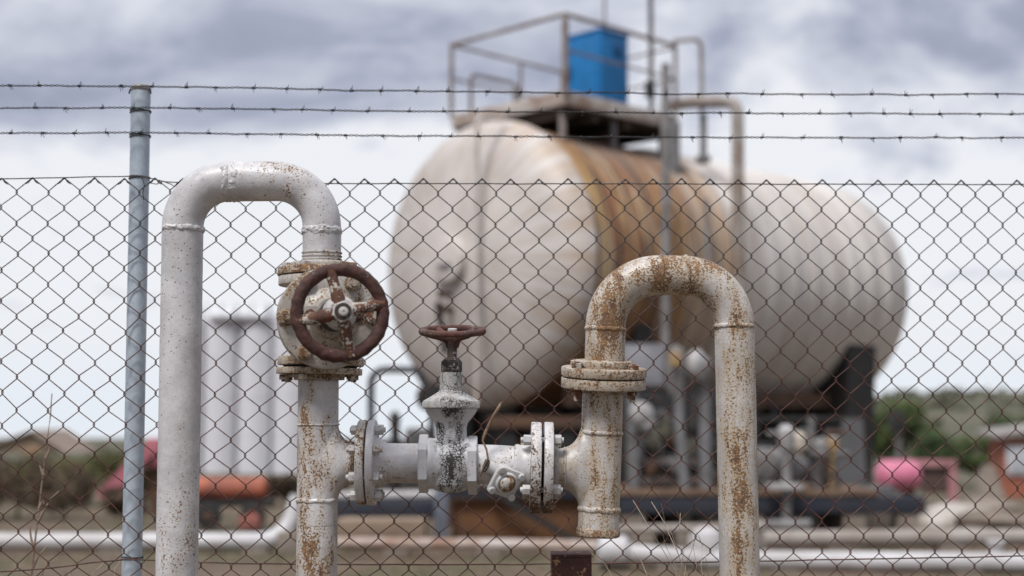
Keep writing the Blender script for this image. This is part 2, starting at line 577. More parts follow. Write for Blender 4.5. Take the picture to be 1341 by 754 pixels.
# bonnet flange
rb = q(66.5, 2.98)
b = NB()
lathe(b, BF, VD, [(0, rb*0.90), (0.002, rb*0.985), (0.005, rb), (0.018, rb), (0.0215, rb*0.985), (0.0235, rb*0.95), (0.0235, rb*0.55), (0.0255, rb*0.53)], 72, 0.0016, 30)
gsub('bonnet_flange', b, M_body)
FF = BF + VD*0.0235
_, uu, vv = basis(VD)
uu = Vector((math.cos(R(17)), math.sin(R(17)), 0)); vv = Vector((0, 0, 1))
for k, ang in enumerate((2, 56, 120, 180, 236, 300)):
    d = uu*math.cos(R(ang)) + vv*math.sin(R(ang))
    p = FF + d*rb*0.845
    b = NB()
    disc(b, p, VD, q(11.4, 2.96), 0.0030, 0.0008, 28)
    hexnut(b, p + VD*0.0030, VD, q(9.6, 2.96), 0.0115, ang)
    tube(b, [p + VD*0.013, p + VD*0.0195], q(4.8, 2.95), 16)
    gsub('bolt', b, M_rbolt if k in (0,) else M_vbolt)
# bonnet neck and gland
b = NB()
lathe(b, FF, VD, [(0, rb*0.60), (0.006, rb*0.56), (0.014, rb*0.42), (0.04, rb*0.36), (0.052, rb*0.37), (0.060, rb*0.36)], 40, 0.001)
gsub('bonnet', b, M_body)
WC = F(445.5, 409.5, 2.82)                                    # handwheel centre
SA = (WC - FF).normalized()                                   # stem axis (meets the wheel)
b = NB()
gp = FF + SA*0.058
M_ = Matrix((uu, VD, vv)).transposed()
box(b, gp + SA*0.006, (q(78), 0.013, q(24)), 0, 0.003, M_)
gsub('gland_plate', b, M_body)
for sx in (-1, 1):
    b = NB()
    p = gp + uu*q(30)*sx
    tube(b, [p - SA*0.03, p + SA*0.034], q(4), 12); hexnut(b, p + SA*0.012, SA, q(8), 0.009, 0.4)
    gsub('gland_bolt', b, M_spoke)
b = NB(); tube(b, [gp, WC + SA*0.012], q(7.5), 20); gsub('stem', b, M_gland)
b = NB(); lathe(b, gp + SA*0.012, SA, [(0, q(20)), (0.012, q(18)), (0.02, q(14)), (0.045, q(12))], 28, 0.001); gsub('packing_gland', b, M_gland)
# handwheel
Rw, rw = q(57.2, 2.82), q(8.9, 2.82)
a_, u_, v_ = SA, None, None
u_ = Vector((0, 0, 1)).cross(a_).normalized(); u_ = -u_ if u_.x < 0 else u_
v_ = a_.cross(u_); v_ = -v_ if v_.z < 0 else v_
b = NB()
rings = []
NSEG, MS = 180, 22
for i in range(NSEG):
    t = 2*math.pi*i/NSEG
    d = u_*math.cos(t) + v_*math.sin(t)
    ring = []
    for j in range(MS):
        s = 2*math.pi*j/MS
        outer = max(0.0, math.cos(s))
        scal = 0.0013*outer*abs(math.sin(t*13))
        rr = rw*(1.0 if abs(math.cos(s)) > 0 else 1) - scal
        p = WC + d*(Rw + rr*math.cos(s)) + a_*(rr*0.86*math.sin(s))
        p += (d*math.cos(s)+a_*math.sin(s))*0.0011*mnoise.noise(p*95)
        p += (d*math.cos(s)+a_*math.sin(s))*0.0010*mnoise.noise(p*38)
        ring.append(p)
    rings.append(ring)
rings.append(rings[0])
skin(b, rings, True)
bmesh.ops.remove_doubles(b, verts=b.verts, dist=1e-6)
hw = gsub('handwheel', b, M_wheel, 60)
for ang in (13, 104, 193, 284):
    d = u_*math.cos(R(ang)) + v_*math.sin(R(ang))
    b = NB()
    tube(b, [WC + SA*0.012 + d*q(10), WC + SA*0.010 + d*q(22), WC + SA*0.004 + d*q(38), WC + d*q(54)], [q(9.5), q(8), q(6.6), q(7.8)], 14, True, 0.0012, 60)
    gsub('spoke', b, M_spoke)
b = NB(); lathe(b, WC - SA*0.012, SA, [(0, q(18)), (0.006, q(21)), (0.022, q(20)), (0.030, q(16.5)), (0.033, q(15))], 32, 0.0012, 60); gsub('hub', b, M_hub)
b = NB(); hexnut(b, WC + SA*0.021, SA, q(13.6), 0.014, 0.35); gsub('hub_nut', b, M_hub)
b = NB(); lathe(b, WC + SA*0.035, SA, [(0, q(9.2)), (0.001, q(8.8)), (0.001, q(6)), (0.0005, q(5.8)), (0.006, q(5.4)), (0.007, q(4.4)), (0.007, q(1.4)), (0.005, q(1.2))], 28); gsub('stem_tip', b, M_hub)
b = NB(); lathe(b, WC + SA*0.0352, SA, [(0, q(10.5)), (0.0012, q(10)), (0.0014, q(6.2)), (0.0003, q(6.1))], 28); gsub('lock_ring', b, M_gland)


# ---- tees
def tee(px_top, py_top, px_bot, py_bot, r, brx0, brx1, bry0, bry1, rbr, flare, mat, sgn):
    """vertical run + side branch towards sgn, blended by remeshing"""
    b = NB()
    top, bot = F(px_top, py_top), F(px_bot, py_bot)
    tube(b, [bot, top], q(r), 56)
    p0, p1 = F(brx0, bry0), F(brx1, bry1)
    ax = (p1-p0)
    L = ax.length
    pr = []
    rr, rf = q(rbr), q(flare)
    for k in range(25):
        s = L*k/24
        dist = s - q(r)          # distance outside the run's wall
        if dist < rf:
            dd = max(dist, 0)
            e = rf - math.sqrt(max(0.0, rf*rf - (rf-dd)**2))
        else:
            e = 0
        pr.append((s, rr, e))
    a, u, v = basis(ax)
    rings = []
    for s, r_, e in pr:
        ring = []
        for j in range(56):
            t = 2*math.pi*j/56
            vert = (r_+e)
            dep = r_*1.0
            # u is sideways(depth), v is up for a horizontal axis
            ring.append(p0 + a*s + u*math.cos(t)*dep + v*math.sin(t)*vert)
        rings.append(ring)
    skin(b, rings, True, True, True)
    o = obj('tee_pipe', b, mat, pw)
    remesh(o, 0.0022, 24)
    return o

# left tee
tl = tee(417, 497, 415.2, 690, 26.6, 416, 466, 606, 606, 25.6, 23, M_teeL, 1)
b = NB(); lo = F(414, 754); lo.z = -0.05
tube(b, [lo, F(415.2, 688)], q(26.4), 56, True, 0.0005); obj('riser_pipe', b, M_teeL, pw)
for px, py, wd, wb in ((416.6, 556, 3.5, 0.0006), (415.4, 655, 7, 0.0012)):
    b = NB(); weld(b, F(px, py), (0, 0, 1), q(26.4), q(wd), wb); obj('weld_bead', b, M_teeL, tl)
# right tee (leans a little)
LEAN = Vector((10.0/1862*3.07*1.0, 0, 0))
tr = tee(789.5, 514, 783.4, 701, 26.8, 786, 720, 613.5, 612.3, 25.2, 28, M_right, -1)
UPR = (F(792, 470) - F(783.4, 695)).normalized()
for px, py, wd, wb in ((787.8, 567, 7, 0.0012), (784.6, 667, 8, 0.0014)):
    b = NB(); weld(b, F(px, py), UPR, q(27), q(wd), wb); obj('weld_bead', b, M_right, tr)
b = NB()
lathe(b, F(783, 703), UPR, [(0, q(25)), (q(1.5), q(28)), (q(5), q(28.8)), (q(9), q(28)), (q(12), q(26.5))], 56, 0.0014, 60)
obj('end_cap', b, M_flangeR, tr)
AXR = (F(786, 613.6) - F(720, 612)).normalized()
for px, wd in ((727, 8), (739, 4)):
    b = NB(); weld(b, F(px, 612.4), AXR, q(25.8), q(wd), 0.0012); obj('weld_bead', b, M_right, tr)
b = NB(); weld(b, F(460, 606), (1, 0, 0), q(26.5), q(6), 0.0015); obj('weld_bead', b, M_teeL, tl)


# ---- bolted flange joints on the horizontal run
def joint(x0, x1, x2, x3, cy, r, axis, n, rot, rbolt, nutl, mats, skip=()):
    axis = Vector(axis).normalized()
    _, u, v = basis(axis)
    b = NB(); disc(b, F(x0, cy), axis, q(r), q(x1-x0), 0.0025, 72, wob=0.0007, freq=50)
    fj = obj('flange_joint', b, mats[0], pw)
    b = NB(); disc(b, F(x2, cy), axis, q(r), q(x3-x2), 0.0025, 72, wob=0.0007, freq=50); obj('flange', b, mats[1], fj)
    b = NB(); disc(b, F(x1-0.3, cy), axis, q(r*0.72), q(x2-x1+0.6), 0.0003, 40); obj('gasket', b, M_gasket, fj)
    for k in range(n):
        if k in skip:
            continue
        t = rot + 2*math.pi*k/n
        d = (u*math.cos(t) + v*math.sin(t))*q(rbolt)
        jl = random.uniform(-1.5, 1.5); jr = random.uniform(-1, 2)
        b = NB()
        p0 = F(x0-nutl, cy) + d; p1 = F(x3, cy) + d
        hexnut(b, p0, axis, q(6.9), q(nutl), random.random())
        hexnut(b, p1, axis, q(6.9), q(nutl), random.random())
        tube(b, [p0 - axis*q(3+jl), p1 + axis*q(nutl+2.5+jr)], q(3.6), 12)
        obj('bolt', b, M_nut if k % 3 else M_bolt, fj)
    return fj

joint(469.5, 480.5, 482.5, 492.5, 605.5, 55, (1, 0, 0), 8, R(22.5), 45.5, 8, (M_teeL, M_spool))
joint(694.5, 708, 711.5, 723.5, 612, 59, AXR, 4, R(37), 45, 10, (M_disc, M_disc))

# ---- spool pieces
b = NB()
tube(b, resample([F(492, 606), F(552, 606.4)], 0.01), q(25.6), 56, True, 0.0005)
sp1 = obj('spool_pipe', b, M_spool, pw)
b = NB(); lathe(b, F(492.4, 606), (1, 0, 0), [(0, q(33)), (q(4), q(31.5)), (q(9), q(29)), (q(12), q(27.4)), (q(15), q(25.5))], 56, 0.0008); obj('weld_neck', b, M_spool, sp1)
b = NB()
tube(b, resample([F(622, 607.6), F(695, 611)], 0.01), q(25.8), 56, True, 0.0005)
sp2 = obj('spool_pipe', b, M_spool, pw)
ax2 = (F(695, 611) - F(622, 607.6)).normalized()
b = NB(); lathe(b, F(672, 609.9), ax2, [(0, q(25.5)), (q(2), q(28.4)), (q(6), q(28.6)), (q(8), q(27.8)), (q(16), q(29)), (q(22), q(31.5))], 56, 0.001); obj('weld_neck', b, M_spool, sp2)

# ---- small screwed gate valve in the middle
VX = 590.5
M_crack = rusty_paint('paint_cracked', thr=0.66, grime=0.25, off=(0, 0, 0), crack=(F(VX, 600).x - RX + 0.004, q(24), 1.5), base=(0.53, 0.53, 0.555), base2=(0.42, 0.42, 0.435), pits=0.4)
M_crack2 = rusty_paint('paint_cracked_heavy', thr=0.63, grime=0.5, crack=(F(VX, 500).x - RX, q(46), 0.72), base=(0.54, 0.53, 0.53), base2=(0.42, 0.41, 0.40))
b = NB()
ctr = F(VX, 607)
lathe(b, F(VX, 644.5), (0, 0, 1), [(0, q(10)), (q(3), q(21)), (q(10), q(27)), (q(24), q(30)), (q(40), q(29.5)), (q(52), q(25)), (q(62), q(20.8)), (q(84), q(20.2)), (q(90), q(22)), (q(97), q(28)), (q(104), q(33)), (q(109.5), q(34.5))], 48)
lathe(b, F(559, 606.5), (1, 0, 0), [(0, q(33)), (q(6), q(33)), (q(14), q(30)), (q(30), q(31)), (q(46), q(30)), (q(50), q(33)), (q(56), q(33))], 48)
mv = obj('gate_valve', b, M_crack, pw)
remesh(mv, 0.0022, 8)
def msub(name, bm, mat, sharp=35):
    return obj(name, bm, mat, mv, sharp)
b = NB(); prism(b, F(549, 607), (1, 0, 0), q(38), q(12), 6, R(30), 0.002); msub('hex_end', b, M_crack)
b = NB(); prism(b, F(613, 609), (1, 0, 0), q(38), q(12), 6, R(30), 0.002); msub('hex_end', b, M_crack)
b = NB(); lathe(b, F(VX, 535), (0, 0, 1), [(0, q(35)), (q(1.5), q(37.6)), (q(6.5), q(37.8)), (q(10), q(36.5)), (q(14), q(29.5)), (q(22), q(16.5)), (q(24), q(15))], 56, 0.0006); msub('bonnet', b, M_crack2)
b = NB(); lathe(b, F(VX, 513), (0, 0, 1), [(0, q(15)), (q(2), q(14.6)), (q(20), q(14)), (q(23), q(13.6)), (q(25.5), q(12.5))], 40, 0.0012, 70); msub('bonnet_neck', b, M_crack2)
b = NB(); prism(b, F(591.5, 488), (0, 0, 1), q(13.8), q(16), 6, R(10), q(1.8)); lathe(b, F(591.5, 472), (0, 0, 1), [(0, q(12)), (q(2.5), q(10)), (q(4), q(6))], 24); msub('gland_nut', b, M_gland)
b = NB(); lathe(b, F(592, 470), (0, 0, 1), [(0, q(7.5)), (q(3), q(6.4)), (q(15), q(6.4)), (q(18), q(7.5)), (q(24), q(9)), (q(28), q(9.5))], 24, 0.0012, 90); msub('stem', b, M_gland)
# its handwheel, tipped a little towards the viewer
HC = F(592.5, 433.5)
ha = Vector((0.0, -math.sin(R(9.5)), math.cos(R(9.5))))
hu = Vector((1, 0, 0)); hv = ha.cross(hu)
b = NB(); rings = []
for i in range(120):
    t = 2*math.pi*i/120
    d = hu*math.cos(t) + hv*math.sin(t)
    ring = []
    # a ring of flat bars with softly eight-sided outline
    oct_ = 1.0/ max(math.cos(((t + R(22.5)) % R(45)) - R(22.5)), 0.9)
    for j in range(14):
        s = 2*math.pi*j/14
        cx, cy = math.cos(s), math.sin(s)
        cx = math.copysign(abs(cx)**0.7, cx); cy = math.copysign(abs(cy)**0.7, cy)
        p = HC + d*(q(39)*(0.75+0.25*oct_) + q(5.2)*cx) + ha*q(4.3)*cy
        p += d*0.0007*mnoise.noise(p*90) + ha*0.0009*mnoise.noise(p*70)
        ring.append(p)
    rings.append(ring)
rings.append(rings[0]); skin(b, rings); bmesh.ops.remove_doubles(b, verts=b.verts, dist=1e-6)
M_wheel2 = rust_metal('rust_small_wheel', (0.115, 0.047, 0.036), (0.055, 0.024, 0.02), (0.11, 0.10, 0.085), 0.72, 50)
msub('handwheel', b, M_wheel2, 60)
for ang in (35, 125, 215, 305):
    d = hu*math.cos(R(ang)) + hv*math.sin(R(ang))
    b = NB(); tube(b, [HC - ha*q(11) + d*q(4), HC - ha*q(7) + d*q(18), HC - ha*q(1) + d*q(38)], [q(6), q(4.4), q(5)], 10, True, 0.0006, 90); msub('spoke', b, M_wheel2)
b = NB(); lathe(b, HC - ha*q(22), ha, [(0, q(8)), (q(6), q(10)), (q(14), q(12)), (q(17), q(9)), (q(19), q(8))], 24, 0.0008, 90); msub('hub', b, M_wheel2)
b = NB(); hexnut(b, HC - ha*q(3), ha, q(6.2), q(6.5), 0.2); msub('hub_nut', b, M_nut)

# ---- bleed valve with square flange
BVA = Vector((0.30, -0.88, -0.36)).normalized()
tiltM = None
bu = Vector((math.cos(R(-27)), 0, math.sin(R(-27)))); bu = (bu - BVA*bu.dot(BVA)).normalized(); bv = BVA.cross(bu).normalized()
BC = F(662, 631, 3.015)
b = NB()
lathe(b, F(654, 616, 3.055), BVA, [(0, q(17)), (0.02, q(15)), ((BC-F(654, 616, 3.055)).dot(BVA), q(15))], 32)
bvv = obj('bleed_valve', b, M_crack, pw)
def bsub(name, bm, mat):
    return obj(name, bm, mat, bvv)
Mb = Matrix((bu, bv, BVA)).transposed()
b = NB(); box(b, BC, (q(38), q(38), q(8.5)), 0, q(3.5), Mb); bsub('square_flange', b, M_nut)
b = NB()
lathe(b, BC + BVA*q(4), BVA, [(0, q(15)), (q(2), q(14.4)), (q(3.5), q(13.2)), (q(3.5), q(11.4)), (q(1), q(11.2))], 36); bsub('retaining_ring', b, M_nut)
b = NB()
lathe(b, BC + BVA*q(4), BVA, [(0, q(11)), (q(2), q(11)), (q(5), q(10)), (q(7.5), q(7.5)), (q(9), q(4)), (q(9.4), q(0.5))], 32, 0.0008, 80)
bsub('plug', b, rusty_paint('paint_plug', thr=0.49, hi=150, low=40, off=(3, 3, 3), base=(0.5, 0.48, 0.46)))
for sx in (-1, 1):
    for sy in (-1, 1):
        b = NB(); p = BC + bu*q(14.8)*sx + bv*q(14.8)*sy + BVA*q(4)
        prism(b, p, BVA, q(4.9), q(4.5), 8, 0.3, q(1)); bsub('bolt', b, M_nut)
b = NB()
tube(b, [F(660, 620, 3.03), F(644, 613, 3.025), F(637, 610, 3.02)], q(8.4), 24); bsub('side_port', b, M_nut)
b = NB(); d_ = (F(637, 610, 3.02) - F(644, 613, 3.025)).normalized()
lathe(b, F(637, 610, 3.02), d_, [(0, q(8.8)), (q(2.4), q(8.8)), (q(2.5), q(5))], 24); bsub('port_seal', b, M_gland)
M_lever = rust_metal('lever_rust', (0.22, 0.15, 0.09), (0.12, 0.07, 0.045), (0.3, 0.26, 0.2), 0.75, 90)
b = NB()
lp = [F(628, 625, 3.02), F(633, 613, 3.012), F(639, 600, 3.01), F(637, 588, 3.01), F(632, 577, 3.012), F(636, 565, 3.012), F(647, 543, 3.015), F(657, 527, 3.02)]
tube(b, resample(lp, 0.006), [q(1.3)]*1 + [q(1.3) if i < 12 else q(2.0) for i in range(len(resample(lp, 0.006))-1)], 10, True, 0.0004, 120)
bsub('lever', b, M_lever)

# ---- flange pair under the right-hand bend
FU = Vector((0.03, -math.sin(R(6)), math.cos(R(6)))).normalized()
fc = F(790, 508)
b = NB(); disc(b, fc, FU, q(55.5), q(13), 0.002, 72, wob=0.0009, freq=50)
fj3 = obj('flange_joint', b, M_flangeR, pw)
b = NB(); disc(b, fc + FU*q(12.5), FU, q(50), q(2.5), 0.0004, 48); obj('gasket', b, M_gasket, fj3)
b = NB(); disc(b, fc + FU*q(14.6), FU, q(55.5), q(12.5), 0.003, 72, wob=0.001, freq=50); obj('flange', b, M_flangeR, fj3)
b = NB(); disc(b, fc + FU*q(26.5), FU, q(38), q(9.5), 0.002, 56, wob=0.001); obj('flange_collar', b, M_flangeR, fj3)
b = NB(); disc(b, fc - FU*q(5), FU, q(31), q(6), 0.001, 48, wob=0.001); obj('flange_collar', b, M_flangeR, fj3)
_, fu, fv = basis(FU)
for k, ang in enumerate((38, 142, 218, 322)):
    d = (fu*math.cos(R(ang)) + fv*math.sin(R(ang)))*q(46)
    b = NB()
    hexnut(b, fc + d + FU*q(27), FU, q(7.4), q(6.5), ang)
    hexnut(b, fc + d - FU*q(6.5), FU, q(6.8), q(6.5), ang)
    tube(b, [fc + d - FU*q(15), fc + d + FU*q(35)], q(3.7), 12)
    obj('bolt', b, M_rbolt if k in (2, 3) else M_flangeR, fj3)

# ---- right inverted U
b = NB()
endp = F(968.2, 760); c0 = F(960.5, 360)
dirn = (endp - F(960.6, 430)).normalized()
end = F(960.6, 430) + dirn*((F(960.6, 430).z + 0.05)/-dirn.z)
cor = [F(791.8, 485), F(794, 360.3), F(960.2, 360.3), end]
path = resample(fillet(cor, [q(70), q(67)], 14), 0.012)
tube(b, path, [q(26.2) if p.x < F(880, 0).x else q(25.9) for p in path], 56, True, 0.0006, 30)
g2 = obj('gooseneck_pipe', b, M_right, pw)
for c, ax, r, wd, wb in ((F(792.8, 431), UPR, 26.2, 7, 0.001), (F(866, 360.3), (1, 0, 0), 26.2, 4, 0.001), (F(898, 360.3), (1, 0, 0), 26.0, 7, 0.0018), (F(960.7, 427), dirn, 26.0, 7, 0.001)):
    b = NB(); weld(b, c, ax, q(r), q(wd), wb); obj('weld_bead', b, M_right, g2)
b = NB(); lathe(b, F(791.8, 484), UPR, [(0, q(29)), (q(9), q(28)), (q(11), q(26))], 48, 0.001); obj('thread_ring', b, M_flangeR, g2)

# ================================================================== RUSTY STUMP
b = NB()
sy = 3.2
c = F(747.5, 727, sy); wdt = pxm(sy, 51)
zt = c.z
prism(b, (c.x, sy, -0.1), (0, 0, 1), wdt*0.7071, zt+0.1, 4, R(45), 0.003)
M_stump = rust_metal('stump_rust', (0.10, 0.042, 0.037), (0.065, 0.03, 0.028), (0.42, 0.25, 0.13), 0.725, 25)
st = thing('steel_post', (c.x, sy, 0), 'short square rust-red steel post below the capped pipe end', 'post')
obj('post_tube', b, M_stump, st)
b = NB(); box(b, (c.x, sy, zt+0.003), (wdt*1.01, wdt*1.01, 0.006), 0, 0.0015); obj('top_plate', b, M_stump, st)

# ================================================================== FENCE
def FY(px):
    return 3.40 + (3.53-3.40)*px/1341.0

def FP(px, py, dep=0.0):
    return U(px, py, FY(px) + dep)

M_wire, N_, b_ = new_mat('rusty_wire')
co = N_.coord()
spz = N_.n('ShaderNodeSeparateXYZ'); N_.t.links.new(co, spz.inputs[0])
wn = N_.mapr(N_.math('ADD', spz.outputs[2], N_.math('MULTIPLY', N_.noise(3, 3, 0.6, co), 0.5)), 1.7, 2.15)
rustc = N_.mix(N_.mapr(N_.noise(40, 3, 0.6, co), 0.4, 0.6), (0.100, 0.037, 0.026), (0.046, 0.019, 0.014))
N_.s(b_.inputs['Base Color'], N_.mix(wn, rustc, (0.048, 0.044, 0.045)))
b_.inputs['Roughness'].default_value = 0.7
M_barb = plain('barbed_wire_steel', (0.045, 0.045, 0.05), (0.025, 0.024, 0.026), 30, 0.6, 0.3)
M_post, N_, b_ = new_mat('galvanised')
co = N_.coord()
sa = N_.voro(90, co, 'F1', 'Color')
bw = N_.n('ShaderNodeRGBToBW'); N_.t.links.new(sa, bw.inputs[0])
g = N_.math('ADD', N_.math('MULTIPLY', bw.outputs[0], 0.25), N_.math('MULTIPLY', N_.noise(12, 5, 0.65, N_.coord(scale=(1, 1, 0.25))), 0.75))
N_.s(b_.inputs['Base Color'], N_.mix(N_.mapr(g, 0.3, 0.7), (0.37, 0.43, 0.50), (0.48, 0.54, 0.61)))
b_.inputs['Metallic'].default_value = 0.2; b_.inputs['Roughness'].default_value = 0.45

fence = thing('chain_link_fence', (0, FY(670), 0), 'rusty chain-link fence with three barbed wires on top, behind the white pipes', 'fence')

# diamond mesh, woven of vertical zigzag wires
def cols():
    xs = {0: 438.4}
    x = 438.4; i = 0
    while x < 1620:
        T = 40.6 - 0.0042*min(max(x, 0), 1100) if x < 740 else 37.4 - 0.0024*(x-740)
        x += T/2; i += 1; xs[i] = x
    x = 438.4; i = 0
    while x > -260:
        T = 40.6 - 0.0042*max(x, 0)
        x -= T/2; i -= 1; xs[i] = x
    return xs
XS = cols()
NROW = 53

def node(ci, k):
    x = XS[ci]
    y = 234.0 + (18.6 if k >= 1 else 0) + max(0, k-1)*20.25 + 0.012*max(0, k-10)**2
    y += (x-438)*0.0022
    jx = 1.5*mnoise.noise(Vector((x*0.013, y*0.02, 1.3))) * (1 + k/14)
    jy = 1.8*mnoise.noise(Vector((x*0.011, y*0.015, 7.3))) * (1 + k/12)
    jx += 0.8*mnoise.noise(Vector((x*0.09, y*0.09, 2.3))); jy += 0.8*mnoise.noise(Vector((x*0.08, y*0.085, 6.3)))
    dep = 0.014*mnoise.noise(Vector((x*0.004, y*0.006, 3.0)))
    return x + jx, y + jy, dep

b = NB()
rwire = 0.00132
keys = sorted(XS)
for c in keys[:-1]:
    pts = []
    side = 1
    for k in range(0, NROW):
        left = ((c + k) % 2 == 0)
        ci = c if left else c+1
        x, y, dep = node(ci, k)
        off = (-0.85 if left else 0.85)        # hook past the neighbour's wire
        dd = 0.0017*(1 if left else -1)
        if k == 0:
            # knuckled end: runs up to the peak and folds back down along its neighbour
            s = 1 if left else -1
            pts.append(FP(x - s*8.5, y+8.0, dep + dd*2.2))
            pts.append(FP(x - s*1.0, y+0.2, dep + dd))
            pts.append(FP(x + s*0.8, y+0.4, dep))
            continue
        s = 1 if left else -1
        pts.append(FP(x + off + s*1.6, y-3.0, dep + dd))
        pts.append(FP(x + off, y-1.1, dep + dd*0.5))
        pts.append(FP(x + off, y+1.1, dep - dd*0.5))
        pts.append(FP(x + off + s*1.6, y+3.0, dep - dd))
    tube(b, pts, rwire, 6)
for c in keys:
    if c % 2 == 0:
        x, y, dep = node(c, 0)
        tube(b, [FP(x-6.5, y+6.8, dep-0.003), FP(x-3.2, y+3.4, dep-0.003), FP(x-0.3, y-0.4, dep-0.002), FP(x+3.0, y+3.0, dep+0.002), FP(x+6.5, y+7.0, dep+0.002)], 0.0017, 6)
        tube(b, [FP(x-1.5, y+2.0, dep), FP(x+1.5, y+0.6, dep-0.004), FP(x+4.0, y+5.5, dep-0.004)], 0.0013, 6)
obj('wire_mesh', b, M_wire, fence, 60)

def strand(keypts, step, rad, wob=0.0, name='tension_wire'):
    b = NB()
    pts = []
    for (x0, y0), (x1, y1) in zip(keypts[:-1], keypts[1:]):
        n = max(1, int((x1-x0)/step))
        for k in range(n):
            t = k/n
            x, y = x0+(x1-x0)*t, y0+(y1-y0)*t
            pts.append(FP(x, y + wob*mnoise.noise(Vector((x*0.02, y*0.0, 5.0))), -0.004))
    pts.append(FP(*keypts[-1], -0.004))
    tube(b, pts, rad, 8)
    return obj(name, b, M_wire, fence, 60)

strand([(-260, 235.5), (0, 234), (100, 232), (184, 230.6), (196, 233), (215, 237.5), (250, 239.5), (440, 240.2), (800, 240.5), (1341, 241.5), (1620, 243)], 8, 0.0014, 0.8)
strand([(-260, 757), (0, 748.5), (60, 744.5), (120, 737), (165, 732.5), (215, 734), (262, 737), (390, 738.5), (560, 739.5), (780, 738), (1000, 734.5), (1341, 728), (1620, 722)], 8, 0.0016, 1.0)
strand([(-260, 1085), (500, 1075), (1620, 1040)], 20, 0.0016, 1.0)

# post
pc = FP(184.6, 118, 0.034); pr = pxm(FY(184), 12.9)
pb = FP(172.5, 754, 0.034)
b = NB(); tube(b, [(pb.x+(pb.x-pc.x)*1.02, pb.y, -0.25), (pc.x, pc.y, FP(184, 110.5).z)], pr, 40)
po = obj('fence_post', b, M_post, fence)
b = NB(); z0 = FP(184, 121).z
zc = FP(184, 112).z
lathe(b, (pc.x, pc.y, zc-0.006), (0, 0, 1), [(0, pr*1.02), (0.001, pr*1.05), (0.008, pr*1.06), (0.013, pr*0.95), (0.016, pr*0.7), (0.017, pr*0.1)], 40)
obj('post_cap', b, plain('cap_steel', (0.30, 0.30, 0.30), (0.2, 0.19, 0.18), 40, 0.6, 0.3), po)
b = NB()
ring = [(pc.x + pr*1.10*math.cos(t), pc.y + pr*1.10*math.sin(t), zc - 0.014 - 0.010*math.sin(t)*-1 - 0.004) for t in [2*math.pi*k/40 for k in range(41)]]
arch = [(pc.x + pr*1.12*math.cos(t), pc.y - pr*0.35, zc - 0.014 + pr*0.95*math.sin(t)) for t in [math.pi*k/24 for k in range(25)]]
tube(b, arch, 0.0022, 8); obj('cap_wire', b, M_barb, po)
# tie wires round the post
for yy in (231, 176, 143.5, 733):
    b = NB(); z = FP(184, yy).z; pts = []
    cx = pc.x + (pb.x-pc.x)*(yy-118)/636
    for k in range(0, 64):
        t = 2*math.pi*k/26
        pts.append((cx + (pr+0.0016)*math.cos(t), pc.y + (pr+0.0016)*math.sin(t), z + 0.004*math.sin(t*0.5) + k*0.00008))
    tube(b, pts, 0.0012, 6); obj('tie_wire', b, M_barb, po)
b = NB()
tube(b, resample([FP(184, 231, -0.002), FP(192, 233, -0.006), FP(199, 240, -0.008), FP(205, 241, -0.01), FP(214, 237, -0.006), FP(219, 239.5, -0.004), FP(224, 241, -0.005), FP(228, 244, -0.004), FP(233, 239, -0.005), FP(240, 233, -0.006)], 0.004), 0.0012, 6)
tube(b, resample([FP(186, 232, -0.012), FP(189, 242, -0.012), FP(187, 252, -0.008), FP(188, 262, -0.004)], 0.004), 0.0012, 6)
obj('tie_wire', b, M_wire, po, 60)

# barbed wires: two twisted strands each, barbs as their own pieces
def barb_bm():
    b = NB()
    for ph, ln in ((0, 0.013), (1.7, 0.011)):
        pts = []
        x0 = -0.0042 + 0.0046*(ph > 1)
        for k in range(18):
            t = 2*math.pi*k/10 + ph
            pts.append((x0 + k*0.00020, 0.0026*math.cos(t), 0.0026*math.sin(t)))
        tube(b, pts, 0.0007, 6)
        for e in (0, -1):
            p = Vector(pts[e]); t = 2*math.pi*(0 if e == 0 else 17)/10 + ph
            d = Vector((0.25 if e else -0.25, -math.sin(t), math.cos(t))) * (1 if e else -1)
            b2 = p + d.normalized()*ln
            tube(b, [p, p.lerp(b2, 0.7), b2], [0.0007, 0.00065, 0.0002], 6)
    return b
barb_meshes = []
def barbed(keypts, phase):
    def at(x):
        for (x0, y0), (x1, y1) in zip(keypts[:-1], keypts[1:]):
            if x <= x1:
                t = (x-x0)/(x1-x0); return y0 + (y1-y0)*t
        return keypts[-1][1]
    b = NB()
    for s in (0, math.pi):
        pts = []
        x = keypts[0][0]
        while x < keypts[-1][0]:
            t = x*2*math.pi/14.0 + s + 0.5*math.sin(x*0.05)
            p = FP(x, at(x) + 1.3*mnoise.noise(Vector((x*0.012, 9.0, phase))) + 0.8*mnoise.noise(Vector((x*0.06, 9.0, phase))), -0.008)
            p.z += 0.0019*math.sin(t); p.y += 0.0019*math.cos(t)
            pts.append(p); x += 1.6
        tube(b, pts, 0.00100, 5)
    o = obj('barbed_wire', b, M_barb, fence, 60)
    x = keypts[0][0] + 20 + phase*17
    while x < keypts[-1][0]-10:
        p = FP(x, at(x) + 1.3*mnoise.noise(Vector((x*0.012, 9.0, phase))) + 0.8*mnoise.noise(Vector((x*0.06, 9.0, phase))), -0.008)
        if not barb_meshes:
            c = obj('barb', barb_bm(), M_barb, o, 60, True); barb_meshes.append(c.data)
        else:
            c = bpy.data.objects.new('barb', barb_meshes[0]); COL.objects.link(c); c.parent = o
        c.location = root_mat(fence).inverted() @ p
        c.rotation_euler = (random.uniform(0, 6.28), random.uniform(-0.15, 0.15), random.uniform(-0.15, 0.15))
        c.scale = (1, 1, 1) if random.random() < 0.4 else (random.uniform(0.9, 1.2), random.uniform(0.9, 1.3), random.uniform(0.9, 1.3))
        x += random.uniform(38, 57) - x*0.003
